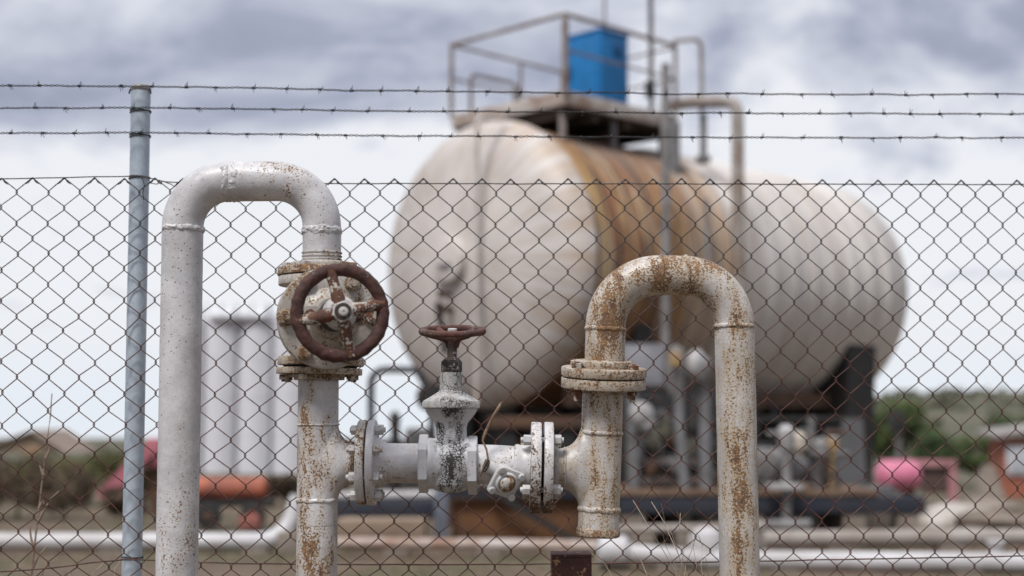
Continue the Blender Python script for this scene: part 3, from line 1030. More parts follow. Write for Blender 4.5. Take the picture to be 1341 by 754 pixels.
barbed([(-200, 111), (0, 112.5), (184, 112.5), (500, 118.5), (1000, 123.5), (1341, 123.5), (1560, 123)], 0.3)
barbed([(-200, 142), (0, 142), (184, 140.5), (500, 145), (1000, 148.3), (1341, 149), (1560, 149)], 1.1)
barbed([(-200, 175), (0, 174.5), (184, 173.3), (500, 177.5), (740, 179), (1000, 179.8), (1341, 180.5), (1560, 181)], 2.2)

# ================================================================== DRY WEEDS
M_straw = plain('dry_stem', (0.33, 0.25, 0.19), (0.20, 0.14, 0.11), 40, 0.9)
M_straw2 = plain('pale_straw', (0.62, 0.52, 0.42), (0.45, 0.35, 0.26), 40, 0.9)
t = thing('dry_weed', (FP(40, 754).x, 3.62, 0), 'tall dead brown weed stem beside the galvanised fence post', 'weed')
b = NB()
stem = [U(30, 1290, 3.62), U(40, 760, 3.62), U(48, 690, 3.62), U(54, 640, 3.62), U(60, 590, 3.62), U(66, 545, 3.62), U(68, 515, 3.62)]
stem[0].z = -0.02
tube(b, resample(stem, 0.02), [0.0058*(1-i/len(resample(stem, 0.02))) + 0.0012 for i in range(len(resample(stem, 0.02)))], 8, True, 0.0012, 60)
obj('stem', b, M_straw, t)
for pts in ([(49, 685), (58, 668), (68, 652), (77, 643)], [(51, 665), (56, 655), (58, 660)], [(44, 720), (40, 700), (39, 688)], [(57, 622), (53, 612), (51, 606)], [(42, 745), (50, 728), (62, 715)], [(38, 790), (60, 740), (73, 735)], [(60, 600), (64, 590), (66, 583)]):
    b = NB(); pp = resample([U(x, y, 3.62) for x, y in pts], 0.01)
    tube(b, pp, [0.0034*(1-i/len(pp)) + 0.0009 for i in range(len(pp))], 6, True, 0.0008, 80); obj('twig', b, M_straw, t)

t = thing('dry_grass', (U(900, 754, 3.38).x, 3.38, 0), 'tuft of thin pale dead grass stalks between the capped pipe and the right riser', 'grass')
for pts in ([(905, 780), (880, 740), (850, 690), (829, 655)], [(900, 790), (893, 740), (880, 700), (853, 657)], [(915, 790), (890, 730), (872, 690), (866, 660)], [(905, 800), (912, 740), (905, 700), (886, 670)], [(890, 790), (884, 740), (872, 715), (868, 700)], [(925, 790), (918, 740), (920, 715), (914, 700)], [(890, 800), (898, 740), (908, 715), (912, 697)],
            [(880, 790), (850, 760), (840, 735), (829, 722)], [(800, 790), (805, 760), (790, 735), (775, 725)], [(930, 800), (928, 750), (924, 730), (925, 716)], [(885, 780), (896, 720), (890, 690), (891, 672)]):
    b = NB(); pp = [U(x, y, 3.38 + random.uniform(-0.06, 0.06)) for x, y in pts]
    low_ = Vector((pp[0].x + random.uniform(-0.03, 0.03), pp[0].y, -0.01))
    sp_ = resample([low_] + pp, 0.03)
    tube(b, sp_, [0.0016*(1-i/len(sp_)) + 0.0006 for i in range(len(sp_))], 5); obj('stalk', b, M_straw2, t)
t = thing('dry_grass', (U(280, 754, 3.6).x, 3.6, 0), 'few short dead stalks rising at the bottom left between post and pipe', 'grass')
for pts in ([(150, 790), (150, 745), (157, 735)], [(255, 790), (258, 755), (256, 746)], [(115, 800), (122, 750), (138, 735)], [(84, 790), (92, 760), (90, 748)], [(180, 800), (176, 752), (169, 736)]):
    b = NB(); pp = [U(x, y, 3.6) for x, y in pts]
    low_ = Vector((pp[0].x, pp[0].y, -0.01)); sp_ = resample([low_] + pp, 0.03)
    tube(b, sp_, [0.002*(1-i/len(sp_)) + 0.0008 for i in range(len(sp_))], 5); obj('stalk', b, M_straw2, t)

# ================================================================== TERRAIN
def ss(a, b, x):
    t = max(0.0, min(1.0, (x-a)/(b-a))); return t*t*(3-2*t)

def terr(x, y):
    z = -0.0152*max(0.0, y-18)
    ratio = x/max(y, 1.0)
    right = ss(0.1, 0.25, ratio)*ss(20, 46, y)*(1-ss(90, 200, y))
    z -= 0.75*right
    # low hills in the distance on the right
    hill = ss(0.04, 0.30, ratio)
    h = ss(110, 330, y)
    z += hill*h*(10.5 + 5.0*(ratio-0.25) + 1.6*mnoise.noise(Vector((x*0.012, y*0.008, 2.0))) + 0.5*mnoise.noise(Vector((x*0.05, y*0.03, 4.0))))
    z += 0.05*mnoise.noise(Vector((x*0.35, y*0.35, 0))) * ss(6, 12, y)
    return z

ys = [-30, -15, -5, 0] + [2+i*1.2 for i in range(30)] + [40+i*4 for i in range(20)] + [124+i*14 for i in range(20)] + [420+i*60 for i in range(10)] + [1200, 1800, 3000, 6000]
xs_ = [-4000, -2000, -1000, -500] + [-300+i*20 for i in range(12)] + [-60+i*2.0 for i in range(61)] + [80+i*20 for i in range(12)] + [500, 1000, 2000, 4000]
b = NB()
vsg = [[b.verts.new((x, y, terr(x, y))) for x in xs_] for y in ys]
for i in range(len(ys)-1):
    for j in range(len(xs_)-1):
        b.faces.new((vsg[i][j], vsg[i][j+1], vsg[i+1][j+1], vsg[i+1][j]))
M_ground, N_, b_ = new_mat('ground_dirt')
co = N_.coord()
a1 = N_.noise(0.55, 6, 0.65, co); a2 = N_.noise(4.5, 5, 0.7, co); a3 = N_.noise(0.05, 6, 0.7, N_.coord(scale=(0.5, 1, 1)))
c_ = N_.mix(N_.mapr(a1, 0.40, 0.60), (0.110, 0.074, 0.052), (0.066, 0.062, 0.030))
c_ = N_.mix(N_.mapr(a2, 0.48, 0.66), c_, (0.18, 0.13, 0.09))
far = N_.mix(N_.mapr(a3, 0.42, 0.60), (0.105, 0.092, 0.062), (0.048, 0.055, 0.030))
spg = N_.n('ShaderNodeSeparateXYZ'); N_.t.links.new(co, spg.inputs[0])
c_ = N_.mix(N_.mapr(spg.outputs[1], 30, 70), c_, far)
N_.s(b_.inputs['Base Color'], c_); b_.inputs['Roughness'].default_value = 0.95
N_.s(b_.inputs['Normal'], N_.bump(a2, 0.8, 0.05))
struct(obj('ground', b, M_ground))

def on(px, Y):       # point on the ground seen in column px at distance Y
    p = U(px, 600, Y); p.z = terr(p.x, Y); return p

# dry grass over the yard
b = NB()
rg = random.Random(3)
for i in range(9000):
    Y = rg.uniform(9, 26); px = rg.uniform(-120, 1480)
    p = on(px, Y)
    if mnoise.noise(Vector((p.x*0.6, p.y*0.6, 8))) < 0.02:
        continue
    h = rg.uniform(0.04, 0.16); a = rg.uniform(0, 6.28); l = rg.uniform(0.0, 0.08)
    dx_, dy_ = math.cos(a)*0.006, math.sin(a)*0.006
    v0 = b.verts.new((p.x-dx_, p.y-dy_, p.z-0.01)); v1 = b.verts.new((p.x+dx_, p.y+dy_, p.z-0.01)); v2 = b.verts.new((p.x+math.cos(a*3)*l, p.y+math.sin(a*3)*l, p.z+h))
    b.faces.new((v0, v1, v2))
g = obj('grass', b, plain('yard_grass', (0.20, 0.165, 0.08), (0.10, 0.105, 0.042), 2.0, 0.95), flat=True)
tag(g, 'sparse dry yellow-green grass across the yard', 'grass', kind='stuff')

# ================================================================== BIG TANK
YAW = 0.779
TC = Vector((-0.302, 17.15, 0))
TR, TL, TZ = 1.75, 6.77, 1.836 + CAM_H
tank = thing('storage_tank', (TC.x, TC.y, 0), 'huge rust-stained white horizontal tank with a railed platform on top', 'tank', YAW)

def clad(name, c1, c2, stain, amt, radial=False, gores=56, rings=0.0):
    m, N, bb = new_mat(name)
    co = N.coord()
    sp = N.n('ShaderNodeSeparateXYZ'); N.t.links.new(co, sp.inputs[0])
    x, y = sp.outputs[0], sp.outputs[1]
    z = N.math('SUBTRACT', sp.outputs[2], TZ)
    ang = N.math('ARCTAN2', y, z)
    if radial:
        cbx = N.n('ShaderNodeCombineXYZ'); N.s(cbx.inputs[0], N.math('MULTIPLY', ang, 9.0))
        rad = N.math('SQRT', N.math('ADD', N.math('MULTIPLY', y, y), N.math('MULTIPLY', z, z)))
        N.s(cbx.inputs[1], N.math('MULTIPLY', rad, 0.7))
    else:
        cbx = N.n('ShaderNodeCombineXYZ'); N.s(cbx.inputs[0], N.math('MULTIPLY', x, 4.2)); N.s(cbx.inputs[1], N.math('MULTIPLY', ang, 0.55))
    st = N.noise(1.0, 5, 0.6, cbx.outputs[0])
    big = N.noise(0.8, 4, 0.55, co)
    col = N.mix(N.mapr(big, 0.35, 0.65), c1, c2)
    k = N.mapr(N.math('ADD', N.math('MULTIPLY', st, 0.75), N.math('MULTIPLY', big, 0.25)), 0.5-0.1*amt, 0.62)
    if radial:      # weather streaks run down the upper right of the dished end
        k = N.math('MULTIPLY', k, N.mapr(rad, 0.35, 1.75, 0.45, 1.0))
    col = N.mix(N.math('MULTIPLY', k, min(1, amt)), col, stain)
    if radial:
        rimst = N.math('MULTIPLY', N.mapr(rad, 1.42, 1.76), N.mapr(N.math('ADD', st, N.mapr(y, 0.6, -1.0, 0.0, 0.10)), 0.46, 0.66))
        col = N.mix(N.math('MULTIPLY', rimst, 0.35), col, (0.40, 0.235, 0.10))
        w_ = N.math('FRACT', N.math('MULTIPLY', ang, gores/(2*math.pi)))
        seam = N.mapr(N.math('ABSOLUTE', N.math('SUBTRACT', w_, 0.5)), 0.40, 0.5)
        col = N.mix(N.math('MULTIPLY', seam, 0.30), col, (0.22, 0.17, 0.13))
    if not radial:      # rust carried over from the bare section
        kk = N.math('MULTIPLY', N.mapr(x, 3.5, 2.5), N.mapr(st, 0.38, 0.60))
        col = N.mix(N.math('MULTIPLY', kk, 0.7), col, (0.44, 0.29, 0.17))
    N.s(bb.inputs['Base Color'], col)
    bb.inputs['Roughness'].default_value = 0.5
    bb.inputs['Metallic'].default_value = 0.0
    return m
M_head = clad('clad_head', (0.62, 0.575, 0.55), (0.49, 0.455, 0.44), (0.36, 0.26, 0.175), 0.50, True)
M_far = clad('clad_far', (0.70, 0.655, 0.62), (0.59, 0.55, 0.52), (0.34, 0.255, 0.19), 0.32)
# stained band: gold at the rim, red brown streaks, pale towards the clean cladding
m, N, bb = new_mat('clad_stained')
co = N.coord(); sp = N.n('ShaderNodeSeparateXYZ'); N.t.links.new(co, sp.inputs[0])
z = N.math('SUBTRACT', sp.outputs[2], TZ); ang = N.math('ABSOLUTE', N.math('ARCTAN2', sp.outputs[1], z))
def strk(fx, fa, seed, det=5):
    cbx = N.n('ShaderNodeCombineXYZ'); N.s(cbx.inputs[0], N.math('MULTIPLY', sp.outputs[0], fx)); N.s(cbx.inputs[1], N.math('MULTIPLY', ang, fa)); cbx.inputs[2].default_value = seed
    return N.noise(1.0, det, 0.62, cbx.outputs[0], 0.25)
a_, b_n, c_n = strk(3.0, 0.8, 1.0), strk(7.5, 0.9, 4.0), strk(16.0, 1.6, 9.0)
col = N.mix(N.mapr(a_, 0.40, 0.62), (0.42, 0.235, 0.085), (0.52, 0.39, 0.26))
col = N.mix(N.math('MULTIPLY', N.mapr(sp.outputs[0], 0.55, 0.05), 0.7), col, (0.47, 0.31, 0.10))
col = N.mix(N.math('MULTIPLY', N.mapr(b_n, 0.42, 0.55), 0.9), col, (0.235, 0.098, 0.045))
col = N.mix(N.math('MULTIPLY', N.mapr(c_n, 0.47, 0.60), 0.88), col, (0.085, 0.050, 0.036))
col = N.mix(N.math('MULTIPLY', N.mapr(strk(10.0, 0.7, 14.0), 0.56, 0.68), 0.6), col, (0.56, 0.50, 0.45))
col = N.mix(N.math('MULTIPLY', N.mapr(sp.outputs[0], 1.55, 2.5), N.mapr(strk(5.0, 0.6, 31.0), 0.62, 0.40, 0.25, 0.9)), col, (0.58, 0.49, 0.40))
# where the water leaves the platform: grey brown smears over the crown
col = N.mix(N.math('MULTIPLY', N.mapr(ang, 0.95, 0.45), N.mapr(strk(6.0, 2.0, 20.0), 0.36, 0.56)), col, (0.20, 0.155, 0.13))
N.s(bb.inputs['Base Color'], col)
bb.inputs['Roughness'].default_value = 0.7
M_band = m
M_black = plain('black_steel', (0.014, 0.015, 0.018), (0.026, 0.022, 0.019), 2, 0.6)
M_grey = plain('grey_steel', (0.19, 0.19, 0.20), (0.12, 0.115, 0.115), 4, 0.6)
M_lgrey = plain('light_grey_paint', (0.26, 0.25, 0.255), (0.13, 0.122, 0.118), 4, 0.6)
M_rustb = plain('rust_brown', (0.12, 0.062, 0.036), (0.065, 0.04, 0.03), 3, 0.85)
M_rail = plain('rail_worn', (0.16, 0.10, 0.08), (0.27, 0.24, 0.23), 4, 0.7)
M_slab = plain('platform_edge', (0.56, 0.53, 0.51), (0.27, 0.19, 0.15), 2.2, 0.8, detail=6)
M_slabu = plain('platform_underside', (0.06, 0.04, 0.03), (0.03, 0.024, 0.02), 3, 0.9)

def T(bm_fn_pts):        # tank-local helper: (along, lateral towards viewer, z)
    return [Vector((a, -l, z)) for a, l, z in bm_fn_pts]
def tp(name, bm, mat, parent=None, sharp=35):
    return obj(name, bm, mat, parent or tank, sharp, local=True)

ctr_ax = Vector((0, 0, TZ))
# near dished end, with a rolled rim
b = NB()
pr_ = []
for k in range(16):
    t_ = R(90)*k/15
    pr_.append((-0.566*math.cos(t_), TR*math.sin(t_)))
pr_ += [(0.03, TR*1.004), (0.05, TR*1.0), (0.052, TR-0.06)]
lathe(b, ctr_ax, (1, 0, 0), pr_, 112); hd = tp('tank_head', b, M_head)
b = NB()
lathe(b, ctr_ax, (1, 0, 0), [(0.03, 1.68), (0.05, 1.705), (2.55, 1.705), (2.56, 1.69)], 112); tp('tank_shell', b, M_band)
b = NB()
pr_ = [(2.5, 1.66), (2.5, TR*0.995), (2.52, TR)]
x = 2.55
while x < TL:
    pr_ += [(x, TR), (x+0.02, TR+0.012), (x+0.04, TR)]
    x += 0.47
for k in range(1, 13):
    t_ = R(90)*k/12
    pr_.append((TL + 0.6*math.sin(t_), TR*math.cos(t_)))
lathe(b, ctr_ax, (1, 0, 0), pr_, 112); tp('tank_cladding', b, M_far)
# bands between shell panels
for x in (0.62, 1.2, 1.85):
    b = NB(); lathe(b, ctr_ax, (1, 0, 0), [(x, 1.70), (x, 1.716), (x+0.05, 1.716), (x+0.05, 1.70)], 96); tp('tank_strap', b, M_band)
# fittings on the dished end
def onhead(y, z, out=0.0):
    r2 = (y*y + z*z)/(TR*TR)
    return Vector((-0.566*math.sqrt(max(0, 1-r2)) - out, y, TZ + z))
b = NB(); p = onhead(0.02, 0.0); lathe(b, p + Vector((0.05, 0, 0)), (-1, 0, 0), [(0, 0.27), (0.11, 0.27), (0.12, 0.25), (0.14, 0.25), (0.16, 0.1)], 40); mw = tp('manway', b, M_head)
b = NB(); box(b, p + Vector((-0.12, 0, -0.06)), (0.04, 0.2, 0.03)); tp('manway_handle', b, M_grey, mw)
for z_, r_, l_ in ((-0.40, 0.04, 0.18), (-0.58, 0.05, 0.2), (-0.86, 0.035, 0.18)):
    b = NB(); p = onhead(0.04, z_); lathe(b, p + Vector((0.05, 0, 0)), (-1, 0, 0), [(0, r_*0.7), (l_, r_*0.7), (l_, r_*1.3), (l_+0.05, r_*1.3), (l_+0.06, r_*0.4)], 20); tp('nozzle', b, M_rustb if z_ > -0.7 else M_black)
b = NB(); tube(b, [onhead(0.04, -0.5, 0.22), onhead(0.04, -1.1, 0.2)], 0.04, 12); tp('gauge_pipe', b, M_black)
b = NB(); tube(b, fillet([Vector((-0.2, -0.5, TZ+1.68)), Vector((-0.64, -0.5, TZ+1.64)), Vector((-0.64, -0.5, TZ-1.7))], 0.1), 0.028, 14); tp('drain_pipe', b, M_head)
# saddles
for a, col in ((1.1, M_rustb), (5.9, M_black)):
    b = NB()
    n = 24
    top = []
    for k in range(n+1):
        t_ = R(-64) + R(128)*k/n
        top.append((math.sin(t_)*(TR-0.03), TZ - math.cos(t_)*(TR-0.03)))
    th = 0.16 if a < 2 else 0.36
    rows = []
    for sx in (-1, 1):
        rows.append([Vector((a + sx*th, y, z)) for y, z in top])
        rows.append([Vector((a + sx*th, y*0.93, 0.42)) for y, z in top])
    order = [rows[0], rows[1], rows[3], rows[2]]
    vsx = [[b.verts.new(v_) for v_ in r_] for r_ in order]
    for i in range(4):
        A, B = vsx[i], vsx[(i+1) % 4]
        for j in range(n):
            b.faces.new((A[j], A[j+1], B[j+1], B[j]))
    b.faces.new([vsx[i][0] for i in range(4)]); b.faces.new([vsx[i][n] for i in reversed(range(4))])
    sd_ = tp('saddle', b, M_black)
    b = NB(); box(b, (a, 0, 0.21), (0.55, 3.7, 0.44), 0, 0.02); tp('saddle_plinth', b, M_rustb if a < 2 else M_grey, sd_)
    for y in (-1.2, -0.4, 0.4, 1.2):
        b = NB(); box(b, (a, y, (0.42+TZ-1.55)/2), (0.5, 0.05, TZ-1.6-0.42)); tp('saddle_rib', b, M_black, sd_)
# cross beams beneath the shell
b = NB(); bar(b, (0.2, -1.15, 1.62), (6.4, -1.15, 1.62), 0.16, 0.2); tp('support_beam', b, M_rustb)
for a in (2.6, 4.2):
    b = NB(); bar(b, (a, -1.15, 0.0), (a, -1.15, 1.6), 0.14); tp('support_leg', b, M_black)
# platform
PZ0, PZ1 = 3.70 + CAM_H, 3.88 + CAM_H
A0, A1, L0, L1 = 0.33, 2.42, -1.02, 1.0
b = NB(); box2(b, (A0, -L1, PZ0), (A1, -L0, PZ1), 0.012); pf = tp('platform', b, M_slab)
b = NB()
for a in (A0+0.12, 0.9, 1.5, A1-0.12):
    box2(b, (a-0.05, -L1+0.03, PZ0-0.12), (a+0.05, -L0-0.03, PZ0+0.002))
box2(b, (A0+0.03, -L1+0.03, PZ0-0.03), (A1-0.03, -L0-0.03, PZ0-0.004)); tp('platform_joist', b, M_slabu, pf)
for a, l in ((A0+0.10, 0.86), (A0+0.1, -0.86), (A1-0.1, 0.86), (A1-0.1, -0.86), (1.35, 0.86)):
    zt = TZ + math.sqrt(1.70**2 - l*l) - 0.04
    b = NB(); tube(b, [(a, -l, zt), (a, -l, PZ0)], 0.06 if a > 2 else 0.045, 12); tp('platform_leg', b, M_rail if a < 1 else M_grey, pf)
b = NB(); lathe(b, (1.75, -0.3, TZ+1.62), (0, 0, 1), [(0, 0.22), (0.25, 0.22), (0.25, 0.30), (0.3, 0.30), (0.31, 0.1)], 24); tp('hatch', b, M_rustb)
# railing
RZ = 4.80 + CAM_H
rl = NB()
tube(rl, [(A0, -L0, RZ), (A0, -L1, RZ)], 0.026, 10); tube(rl, [(A0, -L1, RZ), (A1, -L1, RZ)], 0.028, 10)
tube(rl, [(A0, -L0, RZ), (A1, -L0, RZ)], 0.021, 10)
rr_ = tp('railing', rl, M_rail)
for a, l, r_ in ((A0, L1, 0.042), (A0, L0, 0.028), (A1, L1, 0.028), (A1, L0, 0.022), (1.6, L0, 0.02)):
    b = NB(); tube(b, [(a, -l, PZ1-0.05), (a, -l, RZ+0.01)], r_, 10); tp('railing_post', b, M_rail, rr_)
for p0, p1 in (((A0, -L1, PZ1+0.48), (A1, -L1, PZ1+0.48)), ((A0, -L0, PZ1+0.48), (A1, -L0, PZ1+0.48)), ((A1, -L0, PZ1+0.48), (A1, -L1, PZ1+0.48)), ((A1, -L0, RZ-0.02), (A1, -L1, RZ-0.02))):
    b = NB(); tube(b, [p0, p1], 0.016, 8); tp('mid_rail', b, M_rail, rr_)
# ladder hoop at the left rear
b = NB(); tube(b, fillet([(0.75, -L0+0.08, PZ0-0.6), (0.75, -L0+0.08, PZ1+0.62), (1.55, -L0+0.05, PZ1+0.62), (1.55, -L0+0.05, PZ0)], 0.08), 0.026, 10); tp('ladder_hoop', b, M_rail)
b = NB(); tube(b, [(1.25, 0.75, PZ1-0.02), (1.25, 0.75, PZ1+0.5)], 0.05, 10); tp('vent_stub', b, M_lgrey)
# pipes down the front of the tank
b = NB(); tube(b, [U(871.5, 455, 16.6), U(871.5, 84, 16.6)], pxm(16.6, 6.3), 14)
obj('downpipe', b, M_lgrey, tank)
b = NB()
pl = [U(870, 140, 18.6), U(905, 134, 18.1), U(966, 133, 17.6), U(967, 400, 17.6)]
tube(b, fillet(pl, [0.05, 0.2]), pxm(17.6, 8.3), 16); obj('overflow_pipe', b, plain('pipe_worn', (0.36, 0.34, 0.33), (0.24, 0.18, 0.14), 3, 0.7), tank)
b = NB(); tube(b, [U(960, 388, 17.3), U(975, 400, 17.6), U(950, 385, 17.6)], 0.05, 10); obj('pipe_bracket', b, M_rustb, tank)
b = NB()
tube(b, fillet([U(882, 54, 18.05), U(918, 50, 18.1), U(920, 215, 18.1)], [0.10]), 0.027, 10); vt = obj('vent_pipe', b, M_rail, tank)
b = NB(); tube(b, [U(921, 150, 18.1), U(921, 210, 18.1)], 0.045, 12); lathe(b, U(921, 212, 18.1), (0, 0, 1), [(0, 0.10), (0.07, 0.10)], 18); obj('vent_flange', b, M_grey, vt)
b = NB(); tube(b, [U(928, 380, 17.2), U(926, 260, 17.3)], 0.03, 10); obj('thin_pipe', b, M_lgrey, tank)
b = NB(); tube(b, [U(882, 235, 17.9), U(882, 160, 17.9)], 0.085, 14); obj('pipe_stub', b, M_grey, tank)

# poles on the platform
t = thing('antenna_pole', (U(853, 120, 18.3).x, 18.3, PZ1), 'thick dark mast standing on the platform behind the blue cabinet', 'pole')
b = NB(); tube(b, [Vector((t.location.x, 18.3, PZ1-0.02)), Vector((t.location.x, 18.3, PZ1+2.2))], 0.034, 10); obj('mast', b, plain('mast', (0.09, 0.09, 0.10), (0.14, 0.12, 0.12), 5, 0.6), t)
b = NB(); box(b, (t.location.x-0.02, 18.28, PZ1+0.38), (0.13, 0.11, 0.2), 0, 0.01); obj('clamp_box', b, M_black, t)
t = thing('thin_pole', (U(792, 40, 18.5).x, 18.5, PZ1), 'thin pale rod rising above the blue cabinet', 'pole')
b = NB(); tube(b, [Vector((t.location.x, 18.5, PZ1)), Vector((t.location.x, 18.5, PZ1+2.2))], 0.017, 8); obj('rod', b, M_rail, t)

# blue cabinet
bx = thing('blue_cabinet', (0, 0, 0), 'bright blue metal cabinet on the tank platform', 'cabinet', YAW)
n_ = Vector((math.cos(YAW), math.sin(YAW), 0)); u2 = Vector((math.sin(YAW), -math.cos(YAW), 0))
bx.location = TC + n_*1.58 + u2*0.36 + Vector((0, 0, PZ1))
M_blue = plain('blue_paint', (0.003, 0.165, 0.44), (0.006, 0.13, 0.34), 4, 0.55)
def bxp(name, bm, mat=M_blue, parent=None):
    return obj(name, bm, mat, parent or bx, 35, local=True)
b = NB(); box2(b, (-0.26, -0.33, 0.02), (0.26, 0.32, 0.97), 0.012); bxp('cabinet_body', b)
b = NB(); box2(b, (-0.275, -0.345, 0.973), (0.275, 0.28, 1.01), 0.01); box2(b, (-0.2, -0.25, 1.011), (0.2, 0.2, 1.03), 0.008); bxp('lid', b)
b = NB(); box2(b, (-0.275, -0.28, 0.08), (-0.262, 0.27, 0.88), 0.004); dr = bxp('door', b)
b = NB(); box2(b, (-0.305, 0.18, 0.42), (-0.276, 0.215, 0.58), 0.004); bxp('handle', b, M_black, dr)
b = NB(); box2(b, (-0.02, -0.350, 0.70), (0.12, -0.332, 0.84), 0.004); bxp('vent', b, plain('dark_blue', (0.008, 0.08, 0.22)))

# ================================================================== EQUIPMENT UNDER THE TANK
M_navy = plain('navy_steel', (0.022, 0.028, 0.045), (0.035, 0.035, 0.045), 3, 0.5)
M_deck = plain('deck_rust', (0.19, 0.125, 0.085), (0.11, 0.07, 0.05), 2.5, 0.9)
M_white = plain('white_paint_far', (0.44, 0.43, 0.44), (0.28, 0.265, 0.26), 3, 0.5)
M_conc = plain('concrete', (0.26, 0.22, 0.185), (0.17, 0.14, 0.115), 2, 0.9, bump=0.4)
SY = 15.2
sk = thing('pump_skid', (U(960, 660, SY).x, SY, 0), 'long dark navy steel skid carrying grey pumps in front of the big tank', 'pump skid')
def rect(bm, x0, x1, y0, y1, Y, depth, bev=0.004):
    """solid block whose front face spans the given columns and heights at distance Y"""
    a = U(x0, y1, Y); c = U(x1, y0, Y)
    box2(bm, (a.x, Y, a.z), (c.x, Y+depth, c.z), bev)
b = NB(); rect(b, 812, 1212, 650, 672, SY, 0.12); obj('front_beam', b, M_navy, sk)
b = NB(); rect(b, 830, 1200, 650, 671, SY+1.3, 0.12); obj('rear_beam', b, M_navy, sk)
b = NB(); rect(b, 806, 1150, 641.5, 649.5, SY-0.02, 1.5); obj('deck', b, M_deck, sk)
for x in (830, 985, 1120, 1190):
    b = NB(); a = U(x, 671, SY); box2(b, (a.x-0.12, SY+0.02, -0.05), (a.x+0.12, SY+1.38, a.z-0.002), 0.01); obj('block', b, M_conc, sk)
for x in (829, 924):
    b = NB(); a = U(x, 642, SY+0.2); c = U(x, 505, SY+0.2); box2(b, (a.x-0.055, SY+0.2, a.z), (a.x+0.055, SY+0.31, c.z)); obj('frame_post', b, M_grey, sk)
for x in (850, 905):
    b = NB(); a = U(x, 642, SY+1.0); c = U(x, 520, SY+1.0); box2(b, (a.x-0.05, SY+1.0, a.z), (a.x+0.05, SY+1.1, c.z)); obj('frame_post', b, M_black, sk)
for y in (512, 600, 625):
    b = NB(); rect(b, 822, 932, y, y+9, SY+0.33, 0.07); obj('frame_rail', b, M_rail if y > 520 else M_grey, sk)
b = NB(); rect(b, 816, 872, 450, 508, SY+0.25, 0.42, 0.015); cbx_ = obj('control_box', b, plain('box_grey', (0.22, 0.22, 0.245), (0.15, 0.15, 0.165), 3, 0.6), sk)
b = NB(); rect(b, 820, 868, 456, 504, SY+0.235, 0.012, 0.003); obj('box_door', b, plain('box_door_grey', (0.27, 0.27, 0.30), (0.19, 0.19, 0.21), 3, 0.6), cbx_)
b = NB(); p = U(886, 462, SY+0.2); lathe(b, U(886, 520, SY+0.2), (0, 0, 1), [(0, 0.07), (0.1, 0.11), (0.3, 0.12), (0.42, 0.11), (0.52, 0.08), (0.57, 0.02)], 24); mo = obj('motor', b, M_lgrey, sk)
b = NB(); p = U(884, 470, SY+0.03); box(b, p, (0.12, 0.06, 0.16), 0, 0.01); obj('terminal_box', b, plain('ochre', (0.40, 0.27, 0.12), (0.3, 0.2, 0.1)), mo)
b = NB(); lathe(b, U(903, 478, SY+0.2), (0.9, -0.3, 0), [(0, 0.13), (0.06, 0.17), (0.12, 0.17), (0.17, 0.10), (0.2, 0.03)], 24); obj('pump_casing', b, M_white, sk)
b = NB(); tube(b, fillet([U(890, 500, SY+0.15), U(890, 560, SY+0.15), U(897, 640, SY+0.15)], 0.1), 0.06, 14); obj('suction_pipe', b, M_grey, sk)
b = NB(); tube(b, fillet([U(930, 470, SY+0.3), U(912, 520, SY+0.3), U(905, 560, SY+0.4)], 0.1), 0.05, 12); obj('delivery_pipe', b, M_lgrey, sk)
b = NB(); lathe(b, U(836, 541, SY+0.1), (0.2, -1, 0), [(0, 0.10), (0.08, 0.13), (0.16, 0.12), (0.2, 0.05)], 20); obj('filter_cap', b, M_white, sk)
for (x, y, r_) in ((852, 575, 0.11), (870, 560, 0.09), (905, 590, 0.1), (860, 620, 0.09)):
    b = NB(); lathe(b, U(x, y+14, SY+0.6), (0.1, 0, 1), [(0, r_*0.6), (0.06, r_), (0.2, r_), (0.25, r_*0.5)], 18); obj('valve_body', b, plain('pale_olive', (0.30, 0.29, 0.22), (0.2, 0.19, 0.15)), sk)
b = NB(); bar(b, U(905, 640, SY+0.5), U(935, 575, SY+0.5), 0.07); obj('brace', b, M_grey, sk)
b = NB(); rect(b, 800, 990, 512, 640, SY+1.32, 0.05); obj('shade_panel', b, M_black, sk)  # black panel added as the deep shade behind the pumps

# valve cluster on the right part of the skid
vc = thing('valve_cluster', (U(1050, 642, SY).x, SY+0.3, U(1050, 642, SY).z), 'white pipes and handwheel valves clustered on the right end of the navy skid', 'valves')
b = NB(); tube(b, [U(1030, 735, SY-0.25), U(1030, 566, SY-0.25)], 0.052, 12); obj('riser', b, M_lgrey, vc)
b = NB(); lathe(b, U(1030, 590, SY-0.25), (0, 0, 1), [(0, 0.06), (0.05, 0.09), (0.22, 0.09), (0.27, 0.05)], 18); obj('riser_valve', b, M_white, vc)
b = NB(); rect(b, 1008, 1052, 634, 641, SY-0.4, 0.3, 0.004); obj('base_plate', b, M_white, vc)
for x, y, r_, mt in ((1010, 607, 0.17, M_lgrey), (1044, 612, 0.13, M_grey)):
    b = NB(); p = U(x, y, SY+0.1); lathe(b, p - Vector((0.12, 0.1, 0)), (0.8, 0.6, 0), [(0, r_*0.5), (0.04, r_), (0.2, r_), (0.26, r_*0.7), (0.3, r_*0.2)], 24); obj('pump_volute', b, mt, vc)
b = NB(); p = U(1045, 577, SY+0.1); lathe(b, p - Vector((0, 0, 0.12)), (0, 0, 1), [(0, 0.06), (0.05, 0.10), (0.16, 0.10), (0.22, 0.05)], 18); tube(b, [p, p - Vector((0, 0, 0.45))], 0.05, 12); obj('relief_valve', b, plain('cream', (0.55, 0.50, 0.42), (0.4, 0.34, 0.28)), vc)
